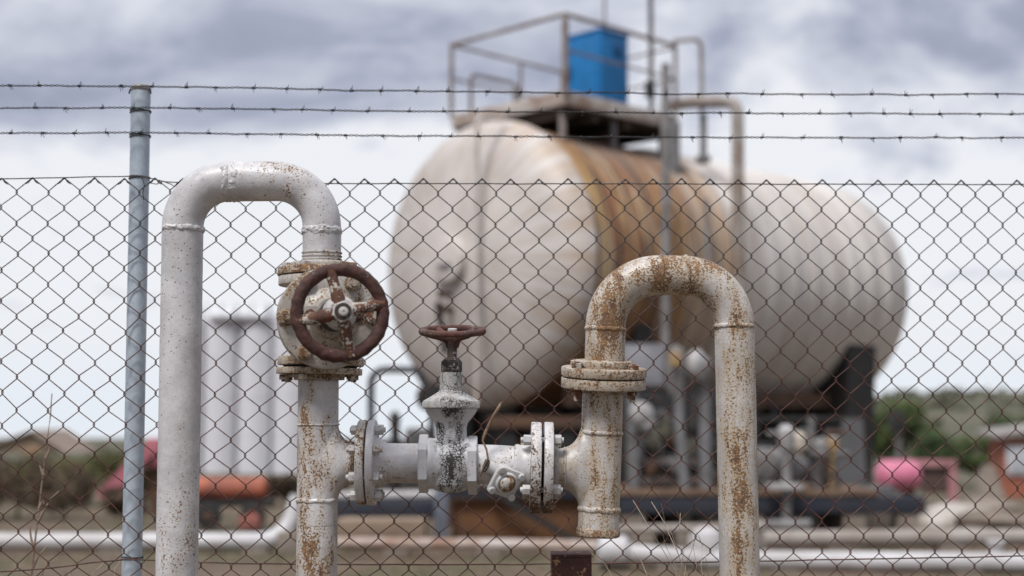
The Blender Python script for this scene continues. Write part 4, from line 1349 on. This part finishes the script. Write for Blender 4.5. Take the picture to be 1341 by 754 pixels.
b = NB(); tube(b, [U(1070, 640, SY+0.2), U(1070, 585, SY+0.2)], 0.06, 14); lathe(b, U(1070, 600, SY+0.2), (0, 0, 1), [(0, 0.09), (0.04, 0.13), (0.16, 0.13), (0.2, 0.08)], 18); obj('standpipe', b, M_lgrey, vc)
b = NB(); tube(b, [U(1063, 600, SY+0.3), U(1063, 545, SY+0.3)], 0.045, 12); obj('thin_riser', b, M_grey, vc)
b = NB(); rect(b, 1084, 1098, 574, 590, SY+0.15, 0.1); tube(b, [U(1090, 590, SY+0.2), U(1090, 640, SY+0.2)], 0.03, 8); obj('gauge_box', b, plain('ochre_box', (0.36, 0.24, 0.10), (0.2, 0.14, 0.08)), vc)
b = NB(); tube(b, [U(985, 590, SY+0.3), U(1060, 592, SY+0.3)], 0.04, 10); obj('cross_pipe', b, M_lgrey, vc)
rt = random.Random(21)
tm = [M_grey, M_lgrey, M_black, M_rustb, M_white, M_black]
for k in range(15):
    x = rt.uniform(820, 934); dp = SY + rt.uniform(0.45, 1.15); y0_ = rt.uniform(530, 600); y1_ = rt.uniform(610, 642)
    b = NB()
    if k % 3 == 2:
        x2 = x + rt.uniform(-50, 50)
        pts_ = [U(x, y1_, dp), U(x, y0_ + 12, dp), U(min(max(x2, 818), 936), y0_ + 12, dp)]
    else:
        pts_ = [U(x, 642, dp), U(x, y0_, dp), U(x + rt.choice((-14, 14)), y0_, dp + 0.1)]
    tube(b, fillet(pts_, 0.05), rt.uniform(0.018, 0.045), 10); obj('small_pipe', b, tm[k % 6], sk)
for k in range(10):
    b = NB(); p = U(rt.uniform(822, 930), rt.uniform(560, 630), SY + rt.uniform(0.2, 0.7)); r_ = rt.uniform(0.05, 0.09)
    lathe(b, p, (rt.uniform(-1, 1), -0.6, rt.uniform(0, 1)), [(0, r_*0.5), (0.03, r_), (0.09, r_), (0.13, r_*0.6), (0.2, r_*0.35)], 16); obj('small_valve', b, tm[(k*2+1) % 6], sk)
for k in range(12):
    x = rt.uniform(985, 1095); dp = SY + rt.uniform(0.3, 0.9); y0_ = rt.uniform(556, 610)
    b = NB(); pts_ = [U(x, 642, dp), U(x, y0_, dp), U(x + rt.choice((-22, 22)), y0_, dp + 0.1)]
    tube(b, fillet(pts_, 0.05), rt.uniform(0.018, 0.04), 10); obj('small_pipe', b, tm[(k+2) % 6], vc)
for x, y, r_ in ((1052, 575, 0.1), (1022, 590, 0.09), (1082, 612, 0.1), (1000, 625, 0.08), (1038, 628, 0.09), (1090, 632, 0.08)):
    b = NB(); p = U(x, y, SY + 0.05); d_ = Vector((rt.uniform(-0.6, 0.6), -1, rt.uniform(-0.3, 0.5))).normalized()
    _, u_2, v_2 = basis(d_)
    tube(b, [p + (u_2*math.cos(t_) + v_2*math.sin(t_))*r_ for t_ in [2*math.pi*k/24 for k in range(25)]], 0.014, 8); obj('handwheel', b, tm[int(x) % 4], vc)
# black frame and grey pier behind them
en = thing('equipment_frame', (U(1050, 600, 17).x, 17.0, 0), 'black steel equipment frame beneath the far end of the big tank', 'frame')
b = NB(); rect(b, 975, 1112, 548, 660, 17.4, 0.06); obj('back_sheet', b, M_black, en)  # black sheet put in for the dark shade under the tank
b = NB(); rect(b, 975, 1130, 545, 553, 17.0, 0.5); obj('top_beam', b, M_black, en)
for x in (990, 1060):
    b = NB(); a = U(x, 553, 17.0); box2(b, (a.x-0.05, 17.0, 0), (a.x+0.05, 17.1, a.z)); obj('frame_leg', b, M_black, en)
pi = thing('tapered_pier', (U(1115, 640, 16.9).x, 16.9, 0), 'grey tapered pier standing at the right end of the black frame', 'pier')
b = NB()
base = U(1110, 648, 16.9); topp = U(1119, 548, 16.9)
rg4 = []
for c_, w_ in ((Vector((base.x, 17.05, -0.05)), pxm(16.9, 54)), (Vector((topp.x, 17.05, topp.z)), pxm(16.9, 26))):
    rg4.append([c_ + Vector((sx*w_/2, sy_*w_/3, 0)) for sx, sy_ in ((-1, -1), (1, -1), (1, 1), (-1, 1))])
skin(b, rg4, True, True, True); obj('pier_body', b, plain('pier_grey', (0.105, 0.105, 0.112), (0.075, 0.072, 0.072), 2, 0.8), pi)

# rusty tray with legs under the dished end
tr_ = thing('rusty_tray', (U(690, 680, 15.6).x, 15.6, 0), 'orange-brown rusty sheet tray on blue-grey legs below the tank end', 'tray')
b = NB(); rect(b, 592, 800, 655, 708, 15.7, 0.08); obj('front_sheet', b, plain('tray_rust', (0.15, 0.066, 0.026), (0.075, 0.042, 0.024), 1.6, 0.85), tr_)
b = NB(); rect(b, 586, 806, 641, 652, 15.6, 0.9); obj('top_frame', b, M_navy, tr_)
for x in (578, 800):
    b = NB(); a = U(x, 641, 15.55); box2(b, (a.x-0.07, 15.55, 0), (a.x+0.07, 15.69, a.z)); obj('leg', b, plain('bluegrey', (0.16, 0.18, 0.22), (0.11, 0.12, 0.15)), tr_)
b = NB(); bar(b, U(640, 640, 15.5), U(765, 716, 15.5), 0.07); obj('brace', b, M_black, tr_)
b = NB(); tube(b, [U(590, 634, 15.6), U(806, 634, 15.6)], 0.05, 10); obj('rim_pipe', b, M_lgrey, tr_)
b = NB(); rect(b, 640, 800, 545, 560, 16.4, 0.3); obj('cross_beam', b, M_rustb, tr_)
for x, c_ in ((664, M_black), (742, M_black)):
    b = NB(); a = U(x, 641, 16.4); c2_ = U(x, 545, 16.4); box2(b, (a.x-0.1, 16.45, a.z-0.1), (a.x+0.1, 16.65, c2_.z)); obj('upright', b, c_, tr_)
b = NB(); rect(b, 676, 730, 575, 636, 16.6, 0.3, 0.01); obj('side_box', b, plain('rust_orange', (0.25, 0.13, 0.05), (0.14, 0.08, 0.04), 2, 0.85), tr_)

# dark bench / beam at left with block
be = thing('steel_bench', (U(500, 680, 15.8).x, 15.8, 0), 'low dark steel bench left of the rusty tray', 'bench')
b = NB(); rect(b, 432, 572, 657, 678, 15.8, 0.5); obj('bench_beam', b, M_navy, be)
b = NB(); tube(b, [U(432, 650, 15.9), U(575, 648, 15.9)], 0.052, 12); obj('top_pipe', b, M_white, be)
for x in (452, 548):
    b = NB(); a = U(x, 678, 15.85); box2(b, (a.x-0.06, 15.9, 0), (a.x+0.06, 16.1, a.z)); obj('leg', b, M_black, be)
b = NB(); rect(b, 440, 556, 681, 706, 15.0, 0.5, 0.02)
tag(obj('concrete_block', b, plain('tan_block', (0.30, 0.225, 0.165), (0.2, 0.145, 0.105), 2, 0.9)), 'long tan concrete block lying in front of the steel bench', 'block')

# dark hooped pipe against the sky
hp = thing('hooped_pipe', (U(486, 640, 16.2).x, 16.2, 0), 'dark blue-black hooped pipe left of the tank end', 'pipe')
b = NB(); p0 = U(486, 640, 16.2); p0.z = 0
tube(b, fillet([p0, U(486, 483.5, 16.2), U(546, 484, 16.2), U(566, 520, 16.3), U(566, 600, 16.3)], [0.16, 0.1, 0.1]), pxm(16.2, 4.8), 14); obj('pipe', b, plain('pipe_dark', (0.02, 0.027, 0.04), (0.03, 0.035, 0.045), 3, 0.45), hp)
b = NB(); lathe(b, U(560, 520, 16.2), (0.3, -1, 0), [(0, 0.10), (0.1, 0.16), (0.2, 0.16), (0.22, 0.05)], 18); obj('valve_head', b, M_black, hp)
pt = thing('short_post', (U(517, 640, 17).x, 17, 0), 'short black post inside the dark hooped pipe', 'post')
b = NB(); p0 = U(517, 640, 17); tube(b, [(p0.x, 17, 0), (p0.x, 17, U(517, 548, 17).z)], 0.055, 10); lathe(b, U(517, 552, 17), (0, 0, 1), [(0, 0.05), (0.03, 0.075), (0.10, 0.05), (0.13, 0.01)], 12); obj('post', b, M_black, pt)
mach = thing('machine_housing', (U(520, 600, 20).x, 20, 0), 'dark grey low machine housing beyond the hooped pipe', 'machine')
b = NB(); rect(b, 488, 600, 575, 642, 20, 0.8, 0.05); obj('housing', b, plain('mach_dark', (0.09, 0.085, 0.085), (0.05, 0.05, 0.05)), mach)
b = NB(); rect(b, 530, 570, 560, 574, 20.2, 0.4, 0.05); obj('hood', b, plain('mach_grey', (0.2, 0.2, 0.21)), mach)

# ================================================================== PIPELINES ON THE GROUND
def line_pipe(name, pts, r, mat, label, rads=None):
    p = [Vector(v_) for v_ in pts]
    b = NB(); pp = fillet(p, rads or [0.3]*(len(p)-2)) if len(p) > 2 else p
    tube(b, pp, r, 20)
    o = thing(name, (p[0].x, p[0].y, 0), label, 'pipeline')
    obj('pipe', b, mat, o)
    mid = [0.2, 0.5, 0.8]
    for m_ in mid:
        i = int(m_*(len(p)-1)); t_ = m_*(len(p)-1)-i
        c_ = p[i].lerp(p[i+1], t_)
        b = NB(); box2(b, (c_.x-0.12, c_.y-0.15, terr(c_.x, c_.y)-0.05), (c_.x+0.12, c_.y+0.15, c_.z-r*0.9), 0.01) if c_.z-r*0.9 > terr(c_.x, c_.y)-0.04 else box2(b, (c_.x-0.12, c_.y-0.15, -0.06), (c_.x+0.12, c_.y+0.15, 0.04), 0.01)
        obj('sleeper', b, M_conc, o)
    return o
M_wpipe = plain('white_pipe', (0.56, 0.55, 0.57), (0.42, 0.40, 0.40), 2, 0.45)
M_gpipe = plain('grey_pipe', (0.36, 0.33, 0.31), (0.26, 0.22, 0.19), 2, 0.8)
line_pipe('white_pipeline', [U(-80, 709, 14.8), U(300, 709, 14.8), U(374, 708, 14.9), U(391, 650, 15.0)], pxm(14.8, 11.2), M_wpipe, 'white pipe lying across the yard at left, turning up behind the valve riser', [0.3, 0.35])
wp = line_pipe('white_pipeline', [U(792, 722, 13.3), U(930, 733, 13.2), U(1120, 735, 13.1), U(1480, 738, 13.0)], pxm(13.1, 12.5), M_wpipe, 'nearest white pipe running along the ground at lower right', [0.3, 0.3])
b = NB(); lathe(b, U(782, 722, 13.3), (1, 0, 0.0), [(0, 0.10), (0.02, 0.15), (0.26, 0.15), (0.3, 0.1)], 24); obj('end_flange', b, M_wpipe, wp)
b = NB(); p = U(1304, 716, 13.1); lathe(b, p - Vector((0, 0, 0.1)), (0, 0, 1), [(0, 0.06), (0.12, 0.06), (0.13, 0.085), (0.16, 0.085)], 16); obj('stub', b, M_wpipe, wp)
b = NB(); lathe(b, U(925, 714, 13.3) - Vector((0, 0, 0.1)), (0, 0, 1), [(0, 0.16), (0.15, 0.17), (0.23, 0.14), (0.27, 0.05)], 20); obj('valve_cap', b, M_wpipe, wp)
line_pipe('grey_pipeline', [U(1000, 706, 14.0), U(1480, 702, 14.2)], pxm(14, 11), M_gpipe, 'dull grey pipe running behind the nearest white pipe at right')
line_pipe('rusty_pipeline', [U(440, 711, 14.4), U(640, 713, 14.4), U(800, 716, 14.2)], pxm(14.4, 7.5), plain('rusty_white_pipe', (0.50, 0.44, 0.41), (0.28, 0.17, 0.12), 3, 0.7), 'thin pinkish rust-flecked pipe on the ground under the rusty tray', [2.0])
line_pipe('white_pipeline', [U(985, 688, 14.6), U(1060, 687, 14.7)], pxm(14.6, 7), M_lgrey, 'short pale pipe length beneath the valve cluster')
line_pipe('grey_pipeline', [U(800, 694, 14.4), U(1000, 690, 14.5)], pxm(14.4, 6), M_gpipe, 'thin brownish-grey pipe beneath the navy skid beam')

# rubble on the right
rg = random.Random(11)
for k, (px, Y, s, lab) in enumerate(((1160, 17.5, 0.5, 'broad tan stone block right of the skid end'), (1225, 18.5, 0.6, 'pale stone slab below the pink frame'), (1270, 17, 0.35, 'small brown boulder right of the pale slab'), (1310, 18, 0.7, 'large tan boulder below the brick shed'), (1250, 21, 0.6, 'rough white rubble lump in front of the brick shed'), (1290, 23, 0.6, 'grey rubble lump at the foot of the brick shed'))):
    b = NB(); bmesh.ops.create_icosphere(b, subdivisions=3, radius=s*0.5)
    p = on(px, Y)
    for v_ in b.verts:
        n3 = mnoise.noise(v_.co*3 + Vector((k*7, 0, 0)))
        v_.co *= 1 + 0.45*n3
        v_.co.z *= 0.5; v_.co.x *= 1.5
        v_.co += p + Vector((0, 0, s*0.08))
    tag(obj('rock', b, M_conc if k not in (1, 4) else plain('pale_stone', (0.5, 0.47, 0.44), (0.36, 0.32, 0.28), 3, 0.9), None, 30), lab, 'rock')

# ================================================================== LEFT BACKGROUND
# pale vertical silos
M_silo = plain('silo_white', (0.64, 0.64, 0.68), (0.59, 0.59, 0.625), 1.5, 0.6, stretch=(1, 1, 0.15))
M_silod = plain('silo_trim', (0.54, 0.54, 0.57), (0.48, 0.48, 0.51), 1, 0.6)
SYD = 46.0
for k, (px, wpx, top) in enumerate(((247, 58, 426), (291, 58, 420), (336, 60, 422), (381, 58, 415))):
    c_ = on(px, SYD); zt_ = U(px, top, SYD).z; r_ = pxm(SYD, wpx)/2
    pos = ('leftmost pale silo of the row, mostly behind the left white riser', 'second silo of the pale row from the left, right of the white riser', 'third silo of the pale row, above the orange tank end', 'rightmost silo of the pale row, behind the big gate valve')[k]
    s = thing('silo', c_, pos, 'silo', 0, 'pale silos beyond the yard')
    b = NB(); h = zt_-c_.z
    lathe(b, c_ - Vector((0, 0, 0.2)), (0, 0, 1), [(0, r_), (h, r_), (h+0.2, r_*0.97)], 40); obj('silo_wall', b, M_silo, s)
    b = NB(); lathe(b, Vector((c_.x, c_.y, zt_+0.001)), (0, 0, 1), [(0, r_*1.01), (0.05, r_), (0.3, r_*0.45), (0.36, r_*0.1)], 40); obj('silo_roof', b, M_silo, s)
    b = NB(); tube(b, [(c_.x - r_*0.9, c_.y - r_*0.9, c_.z), (c_.x - r_*0.9, c_.y - r_*0.9, zt_+0.3)], 0.05, 8); obj('fill_pipe', b, M_silod, s)
    for zz in (0.25, 0.5, 0.75):
        b = NB(); lathe(b, c_ + Vector((0, 0, h*zz)), (0, 0, 1), [(0, r_), (0, r_*1.01), (0.05, r_*1.01), (0.05, r_)], 40)
        obj('silo_band', b, M_silo, s)
b = NB(); a = U(276, 417, SYD-0.7); c2_ = U(350, 413, SYD-0.7); box2(b, (a.x, SYD-0.9, a.z), (c2_.x, SYD-0.5, c2_.z))
for px in (270, 290, 310, 330, 350):
    p = U(px, 412, SYD-0.7); tube(b, [p, p + Vector((0, 0, 0.35))], 0.03, 6)
cw = thing('catwalk', (U(310, 415, SYD).x, SYD, U(310, 415, SYD).z), 'grey catwalk joining the tops of the pale silos', 'catwalk'); obj('walkway', b, M_silod, cw)

# orange tank on a trailer
ot = thing('orange_tank_trailer', (U(300, 690, 17.6).x, 17.6, 0), 'orange tank on a dark wheeled trailer frame behind the left risers', 'trailer')
M_or = plain('orange_paint', (0.46, 0.135, 0.075), (0.20, 0.065, 0.045), 3.5, 0.7, detail=6)
b = NB(); p0, p1 = U(236, 640, 17.6), U(350, 640, 17.6); L_ = (p1-p0).length; r_ = pxm(17.6, 15)
lathe(b, p0, (1, 0.12, 0), [(0, r_*0.3), (0.02, r_*0.75), (0.06, r_), (L_-0.06, r_), (L_-0.02, r_*0.75), (L_, r_*0.3)], 32); obj('tank', b, M_or, ot)
b = NB(); rect(b, 232, 356, 655, 664, 17.5, 0.3); obj('chassis', b, M_black, ot)
for px in (272, 330):
    b = NB(); c_ = U(px, 676, 17.35); lathe(b, c_, (0, 1, 0), [(0, 0.10), (0.01, 0.155), (0.09, 0.155), (0.1, 0.10)], 28); wh = obj('wheel', b, M_black, ot)
    b = NB(); lathe(b, c_ - Vector((0, 0.004, 0)), (0, 1, 0), [(0, 0.05), (0.02, 0.08), (0.05, 0.08)], 20); obj('rim', b, M_or if px > 300 else M_rustb, wh)
b = NB(); rect(b, 312, 340, 676, 694, 17.2, 0.15, 0.02); obj('step', b, plain('faded_red', (0.32, 0.11, 0.09), (0.22, 0.08, 0.07)), ot)

# pink loading chute
pc_ = thing('loading_chute', (U(170, 650, 21).x, 21, 0), 'faded pink sloping chute beyond the fence post', 'chute')
M_pk = plain('faded_pink', (0.50, 0.16, 0.20), (0.36, 0.12, 0.15), 3, 0.7)
b = NB(); bar(b, U(134, 652, 21), U(196, 588, 21), 0.19, 0.2); obj('chute_trough', b, M_pk, pc_)
b = NB(); rect(b, 191, 212, 574, 612, 21, 0.35, 0.02); obj('hopper', b, M_pk, pc_)
b = NB(); a = U(203, 612, 21.1); box2(b, (a.x-0.06, 21.1, terr(a.x, 21)), (a.x+0.06, 21.22, a.z+0.002)); obj('leg', b, M_rustb, pc_)

# barn on the left skyline
bn = thing('barn', on(30, 110), 'tan gabled barn on the left skyline', 'barn')
M_tan = plain('barn_wall', (0.30, 0.22, 0.16), (0.24, 0.17, 0.12), 0.5, 0.9)
M_roof = plain('barn_roof', (0.27, 0.21, 0.17), (0.20, 0.15, 0.12), 0.6, 0.85)
c_ = bn.location.copy()
xl, xr, xm = U(-60, 600, 110).x, U(92, 600, 110).x, U(42, 600, 110).x
ze, zr = U(0, 600, 110).z, U(0, 566, 110).z
b = NB()
pro = [(xl, c_.z-0.3), (xr, c_.z-0.3), (xr, ze), (xm, zr), (xl, ze)]
f0 = [b.verts.new((x, 110, z)) for x, z in pro]; f1 = [b.verts.new((x, 118, z)) for x, z in pro]
b.faces.new(f0); b.faces.new(list(reversed(f1)))
for i in range(5):
    b.faces.new((f0[i], f1[i], f1[(i+1) % 5], f0[(i+1) % 5]))
obj('wall', b, M_tan, bn)
b = NB()
for (xa, za, xb, zb) in ((xl-0.4, ze-0.16, xm+0.02, zr+0.02), (xm-0.02, zr+0.02, xr+0.4, ze-0.16)):
    rows = [[Vector((xa, y, za)), Vector((xb, y, zb)), Vector((xb, y, zb+0.15)), Vector((xa, y, za+0.15))] for y in (109.6, 118.4)]
    skin(b, rows, True, True, True)
obj('roof', b, M_roof, bn)
b = NB(); rect(b, 34, 46, 588, 604, 109.9, 0.08); obj('door', b, plain('barn_door', (0.42, 0.22, 0.08), (0.3, 0.16, 0.06)), bn)

# foliage
def leaf_mat(name, c1, c2):
    return plain(name, c1, c2, 2.2, 0.8, detail=5)
def foliage(b, c, rx, ry, rz, n, size, rnd, clumps=14):
    cl = []
    for i in range(clumps):
        a = rnd.uniform(0, 6.28); e = rnd.uniform(-0.5, 1.0); r_ = rnd.uniform(0.35, 0.85)
        cl.append((Vector((math.cos(a)*r_*rx*math.sqrt(1-min(1, e*e)*0.6), math.sin(a)*r_*ry, e*rz*0.75)), rnd.uniform(0.25, 0.5)))
    for i in range(n):
        cc, cr_ = cl[rnd.randrange(clumps)]
        while True:
            d = Vector((rnd.uniform(-1, 1), rnd.uniform(-1, 1), rnd.uniform(-1, 1)))
            if d.length < 1:
                break
        p = c + cc + Vector((d.x*rx, d.y*ry, d.z*rz))*cr_
        if p.z < c.z - rz:
            continue
        s = size*rnd.uniform(0.6, 1.4)
        u = Vector((rnd.gauss(0, 1), rnd.gauss(0, 1), rnd.gauss(0, 1))).normalized()
        w_ = u.orthogonal().normalized()
        vs_ = [b.verts.new(p + u*s), b.verts.new(p + w_*s*0.5), b.verts.new(p - u*s), b.verts.new(p - w_*s*0.5)]
        b.faces.new(vs_)
def shrub(name, px, Y, wpx, top, label, cat, mat, rnd, group, n=1500, size=None, trunk=False):
    base = on(px, Y); zt_ = U(px, top, Y).z
    h = max(0.3, zt_ - base.z); rx = pxm(Y, wpx)/2
    s = thing(name, base, label, cat, 0, group)
    b = NB(); cz = base.z + h*(0.58 if trunk else 0.5)
    foliage(b, Vector((base.x, base.y, cz)), rx, rx*0.8, h*(0.44 if trunk else 0.52), n, size or rx*0.07, rnd, 22)
    obj('crown' if trunk else 'foliage', b, mat, s, flat=True)
    b = NB()
    tr0 = h*0.05*0.6
    tube(b, [base - Vector((0, 0, 0.1)), base + Vector((0.02*h, 0, h*0.35)), base + Vector((0, 0.02*h, h*0.75))], [tr0, tr0*0.7, tr0*0.2], 8)
    for i in range(5):
        a = rnd.uniform(0, 6.28); z0_ = h*rnd.uniform(0.15, 0.45)
        tube(b, [base + Vector((0, 0, z0_)), base + Vector((math.cos(a)*rx*0.35, math.sin(a)*rx*0.3, z0_ + h*0.2)), base + Vector((math.cos(a)*rx*0.6, math.sin(a)*rx*0.5, z0_ + h*0.4))], [tr0*0.55, tr0*0.35, tr0*0.1], 6)
    obj('trunk' if trunk else 'stem', b, plain('bark', (0.10, 0.07, 0.05), (0.06, 0.045, 0.035), 8, 0.95) if 'bark' not in bpy.data.materials else bpy.data.materials['bark'], s)
    return s
M_olive = leaf_mat('olive_leaf', (0.125, 0.125, 0.038), (0.06, 0.06, 0.022))
M_brownb = leaf_mat('brown_brush', (0.105, 0.068, 0.04), (0.05, 0.038, 0.021))
M_green = leaf_mat('green_leaf', (0.095, 0.13, 0.03), (0.036, 0.058, 0.015))
M_dgreen = leaf_mat('dark_green_leaf', (0.06, 0.095, 0.028), (0.03, 0.05, 0.016))
rnd = random.Random(5)
G_ = 'scrubby bushes at left'
for px, Y, wpx, top, lab, mt in ((-40, 19.6, 120, 600, 'brown bush at the left edge of the yard', M_brownb), (25, 20.5, 110, 598, 'wide brown bush below the barn', M_brownb), (85, 19.8, 90, 612, 'low dark brown bush left of the fence post', M_brownb), (135, 24, 90, 588, 'round olive bush against the skyline', M_olive), (60, 24, 120, 592, 'dull olive bush under the barn gable', M_olive),
                                 (190, 23, 70, 606, 'brown bush behind the pink chute', M_brownb), (165, 19.4, 70, 640, 'small brown bush at the foot of the pink chute', M_brownb), (228, 25, 60, 600, 'olive bush behind the left white riser', M_olive),
                                 (370, 24, 60, 622, 'low brown bush right of the orange tank', M_brownb), (455, 26, 60, 592, 'low dark bush left of the hooped pipe', M_brownb)):
    shrub('bush', px, Y, wpx, top, lab, 'bush', mt, rnd, G_, 2600, pxm(Y, 2.6))
G2 = 'green trees at right'
for px, Y, wpx, top, lab, mt in ((1182, 58, 92, 522, 'tallest dark green tree right of the tank', M_green), (1150, 62, 50, 540, 'dark tree half hidden by the grey pier', M_dgreen), (1236, 56, 86, 563, 'dark green tree behind the pink frame', M_dgreen), (1284, 54, 72, 572, 'bright green bushy tree beside the brick shed', M_green), (1330, 95, 80, 545, 'green tree above the brick shed roof', M_dgreen)):
    shrub('tree', px, Y, wpx, top, lab, 'tree', mt, rnd, G2, 5200, pxm(Y, 2.4), True)
rh = random.Random(9)
b = NB()
for i in range(260):
    Y = rh.uniform(150, 330); ratio = rh.uniform(0.10, 0.42); x = ratio*Y; z = terr(x, Y)
    if mnoise.noise(Vector((x*0.03, Y*0.03, 5))) < -0.1:
        continue
    s_ = rh.uniform(0.5, 1.3)
    for k in range(26):
        p = Vector((x + rh.gauss(0, s_*0.5), Y + rh.gauss(0, s_*0.5), z + abs(rh.gauss(0, s_*0.45))))
        u = Vector((rh.gauss(0, 1), rh.gauss(0, 1), rh.gauss(0, 1))).normalized()*s_*0.35; w_ = u.orthogonal()
        b.faces.new([b.verts.new(p + u), b.verts.new(p + w_), b.verts.new(p - u), b.verts.new(p - w_)])
tag(obj('hillside_scrub', b, plain('scrub', (0.095, 0.095, 0.055), (0.055, 0.055, 0.035), 0.2, 0.9), flat=True), 'dark scrub dotted over the hill on the right', 'scrub', kind='stuff')
# lamp among the trees
lp_ = thing('yard_lamp', on(1176, 40), 'dark yard lamp on a pole in front of the tallest tree', 'lamp')
b = NB(); p = on(1176, 40); tube(b, [p, U(1176, 545, 40)], 0.07, 10); obj('pole', b, M_grey, lp_)
b = NB(); rect(b, 1168, 1186, 538, 566, 39.8, 0.3, 0.03); obj('lamp_head', b, M_black, lp_)

# ================================================================== RIGHT BACKGROUND
M_pink = plain('pink_paint', (0.62, 0.20, 0.30), (0.52, 0.15, 0.24), 4, 0.5)
pk = thing('pink_tank', on(1180, 29), 'pink horizontal tank on low cradles right of the grey pier', 'tank')
b = NB(); a = U(1149, 623, 29); L_ = pxm(29, 58); r_ = pxm(29, 20)
lathe(b, a, (1, 0.2, 0), [(0, r_*0.2), (0.03, r_*0.6), (0.12, r_*0.92), (0.22, r_), (L_-0.2, r_), (L_-0.1, r_*0.92), (L_-0.02, r_*0.6), (L_, r_*0.2)], 32); tk = obj('tank', b, M_pink, pk)
b = NB(); c_ = a + Vector((L_*0.42, 0.1, 0)); lathe(b, c_, (1, 0.2, 0), [(0, r_), (0, r_*1.03), (0.08, r_*1.03), (0.08, r_)], 32); obj('band', b, plain('pink_dark', (0.35, 0.10, 0.16)), tk)
for f_ in (0.3, 0.75):
    b = NB(); cx = a.x + L_*f_; z0_ = terr(cx, 29.2); box2(b, (cx-0.08, 29.0, z0_-0.1), (cx+0.08, 29.45, a.z-r_*0.8), 0.01); obj('cradle', b, M_black, pk)
fr = thing('pink_goalpost', on(1230, 29), 'pale pink goalpost shaped stand beside the pink tank', 'stand')
M_pinkf = plain('pink_frame_paint', (0.46, 0.22, 0.24), (0.36, 0.17, 0.18), 4, 0.6)
b = NB(); rect(b, 1152, 1253, 602, 611, 29.6, 0.14); obj('top_beam', b, M_pinkf, fr)
for px in (1155, 1248):
    b = NB(); p = U(px, 611, 29.6); z0_ = terr(p.x, 29.6); box2(b, (p.x-0.085, 29.62, z0_-0.1), (p.x+0.085, 29.74, p.z)); obj('leg', b, M_pinkf, fr)
b = NB(); rect(b, 1206, 1246, 612, 646, 29.7, 0.05); obj('back_sheet', b, plain('brown_sheet', (0.11, 0.07, 0.058), (0.07, 0.045, 0.04)), fr)
bs = thing('brick_shed', on(1350, 45), 'small red brick shed with a white window at the right edge', 'shed')
m, N, bb = new_mat('brick')
br = N.n('ShaderNodeTexBrick'); br.inputs['Scale'].default_value = 4.0
cc_ = N.n('ShaderNodeCombineXYZ'); sp = N.n('ShaderNodeSeparateXYZ'); N.t.links.new(N.coord(), sp.inputs[0])
N.s(cc_.inputs[0], N.math('ADD', sp.outputs[0], sp.outputs[1])); N.s(cc_.inputs[1], sp.outputs[2])
N.t.links.new(cc_.outputs[0], br.inputs['Vector'])
br.inputs['Color1'].default_value = (0.38, 0.115, 0.065, 1); br.inputs['Color2'].default_value = (0.28, 0.085, 0.05, 1); br.inputs['Mortar'].default_value = (0.3, 0.22, 0.18, 1)
br.inputs['Mortar Size'].default_value = 0.012
N.s(bb.inputs['Base Color'], br.outputs['Color']); bb.inputs['Roughness'].default_value = 0.9
b = NB(); a = U(1311, 574, 45); c2_ = U(1450, 574, 45); box2(b, (a.x, 45, terr(a.x, 45)-0.3), (c2_.x, 46.2, a.z)); obj('wall', b, m, bs)
b = NB()
ra, rb_ = U(1303, 575, 44.7), U(1462, 560, 44.7)
lo4 = [Vector((ra.x, 44.7, ra.z)), Vector((rb_.x, 44.7, ra.z+0.45)), Vector((rb_.x, 46.5, ra.z+0.57)), Vector((ra.x, 46.5, ra.z+0.12))]
skin(b, [lo4, [v_ + Vector((0, 0, 0.16)) for v_ in lo4]], True, True, True); obj('roof', b, plain('shed_roof', (0.30, 0.28, 0.27), (0.22, 0.2, 0.19), 1, 0.8), bs)
b = NB(); rect(b, 1319, 1356, 583, 622, 44.93, 0.09, 0.01); wi = obj('window', b, plain('window_white', (0.62, 0.63, 0.66), (0.5, 0.5, 0.53), 2, 0.4), bs)
b = NB(); rect(b, 1323, 1336, 587, 618, 44.9, 0.02); rect(b, 1340, 1352, 587, 618, 44.9, 0.02); obj('pane', b, plain('pane', (0.5, 0.52, 0.56), (0.42, 0.44, 0.48), 1, 0.15), wi)
b = NB()
p = U(1300, 650, 44.2); rows = [[Vector((p.x+dx_, 44.2+dy_, p.z-0.3)) for dx_, dy_ in ((-0.45, 0), (0.5, 0), (0.5, 0.7), (-0.45, 0.7))], [Vector((p.x+dx_, 44.5+dy_, p.z+0.95)) for dx_, dy_ in ((-0.1, 0), (0.15, 0), (0.15, 0.4), (-0.1, 0.4))]]
skin(b, rows, True, True, True); obj('buttress', b, M_conc, bs)
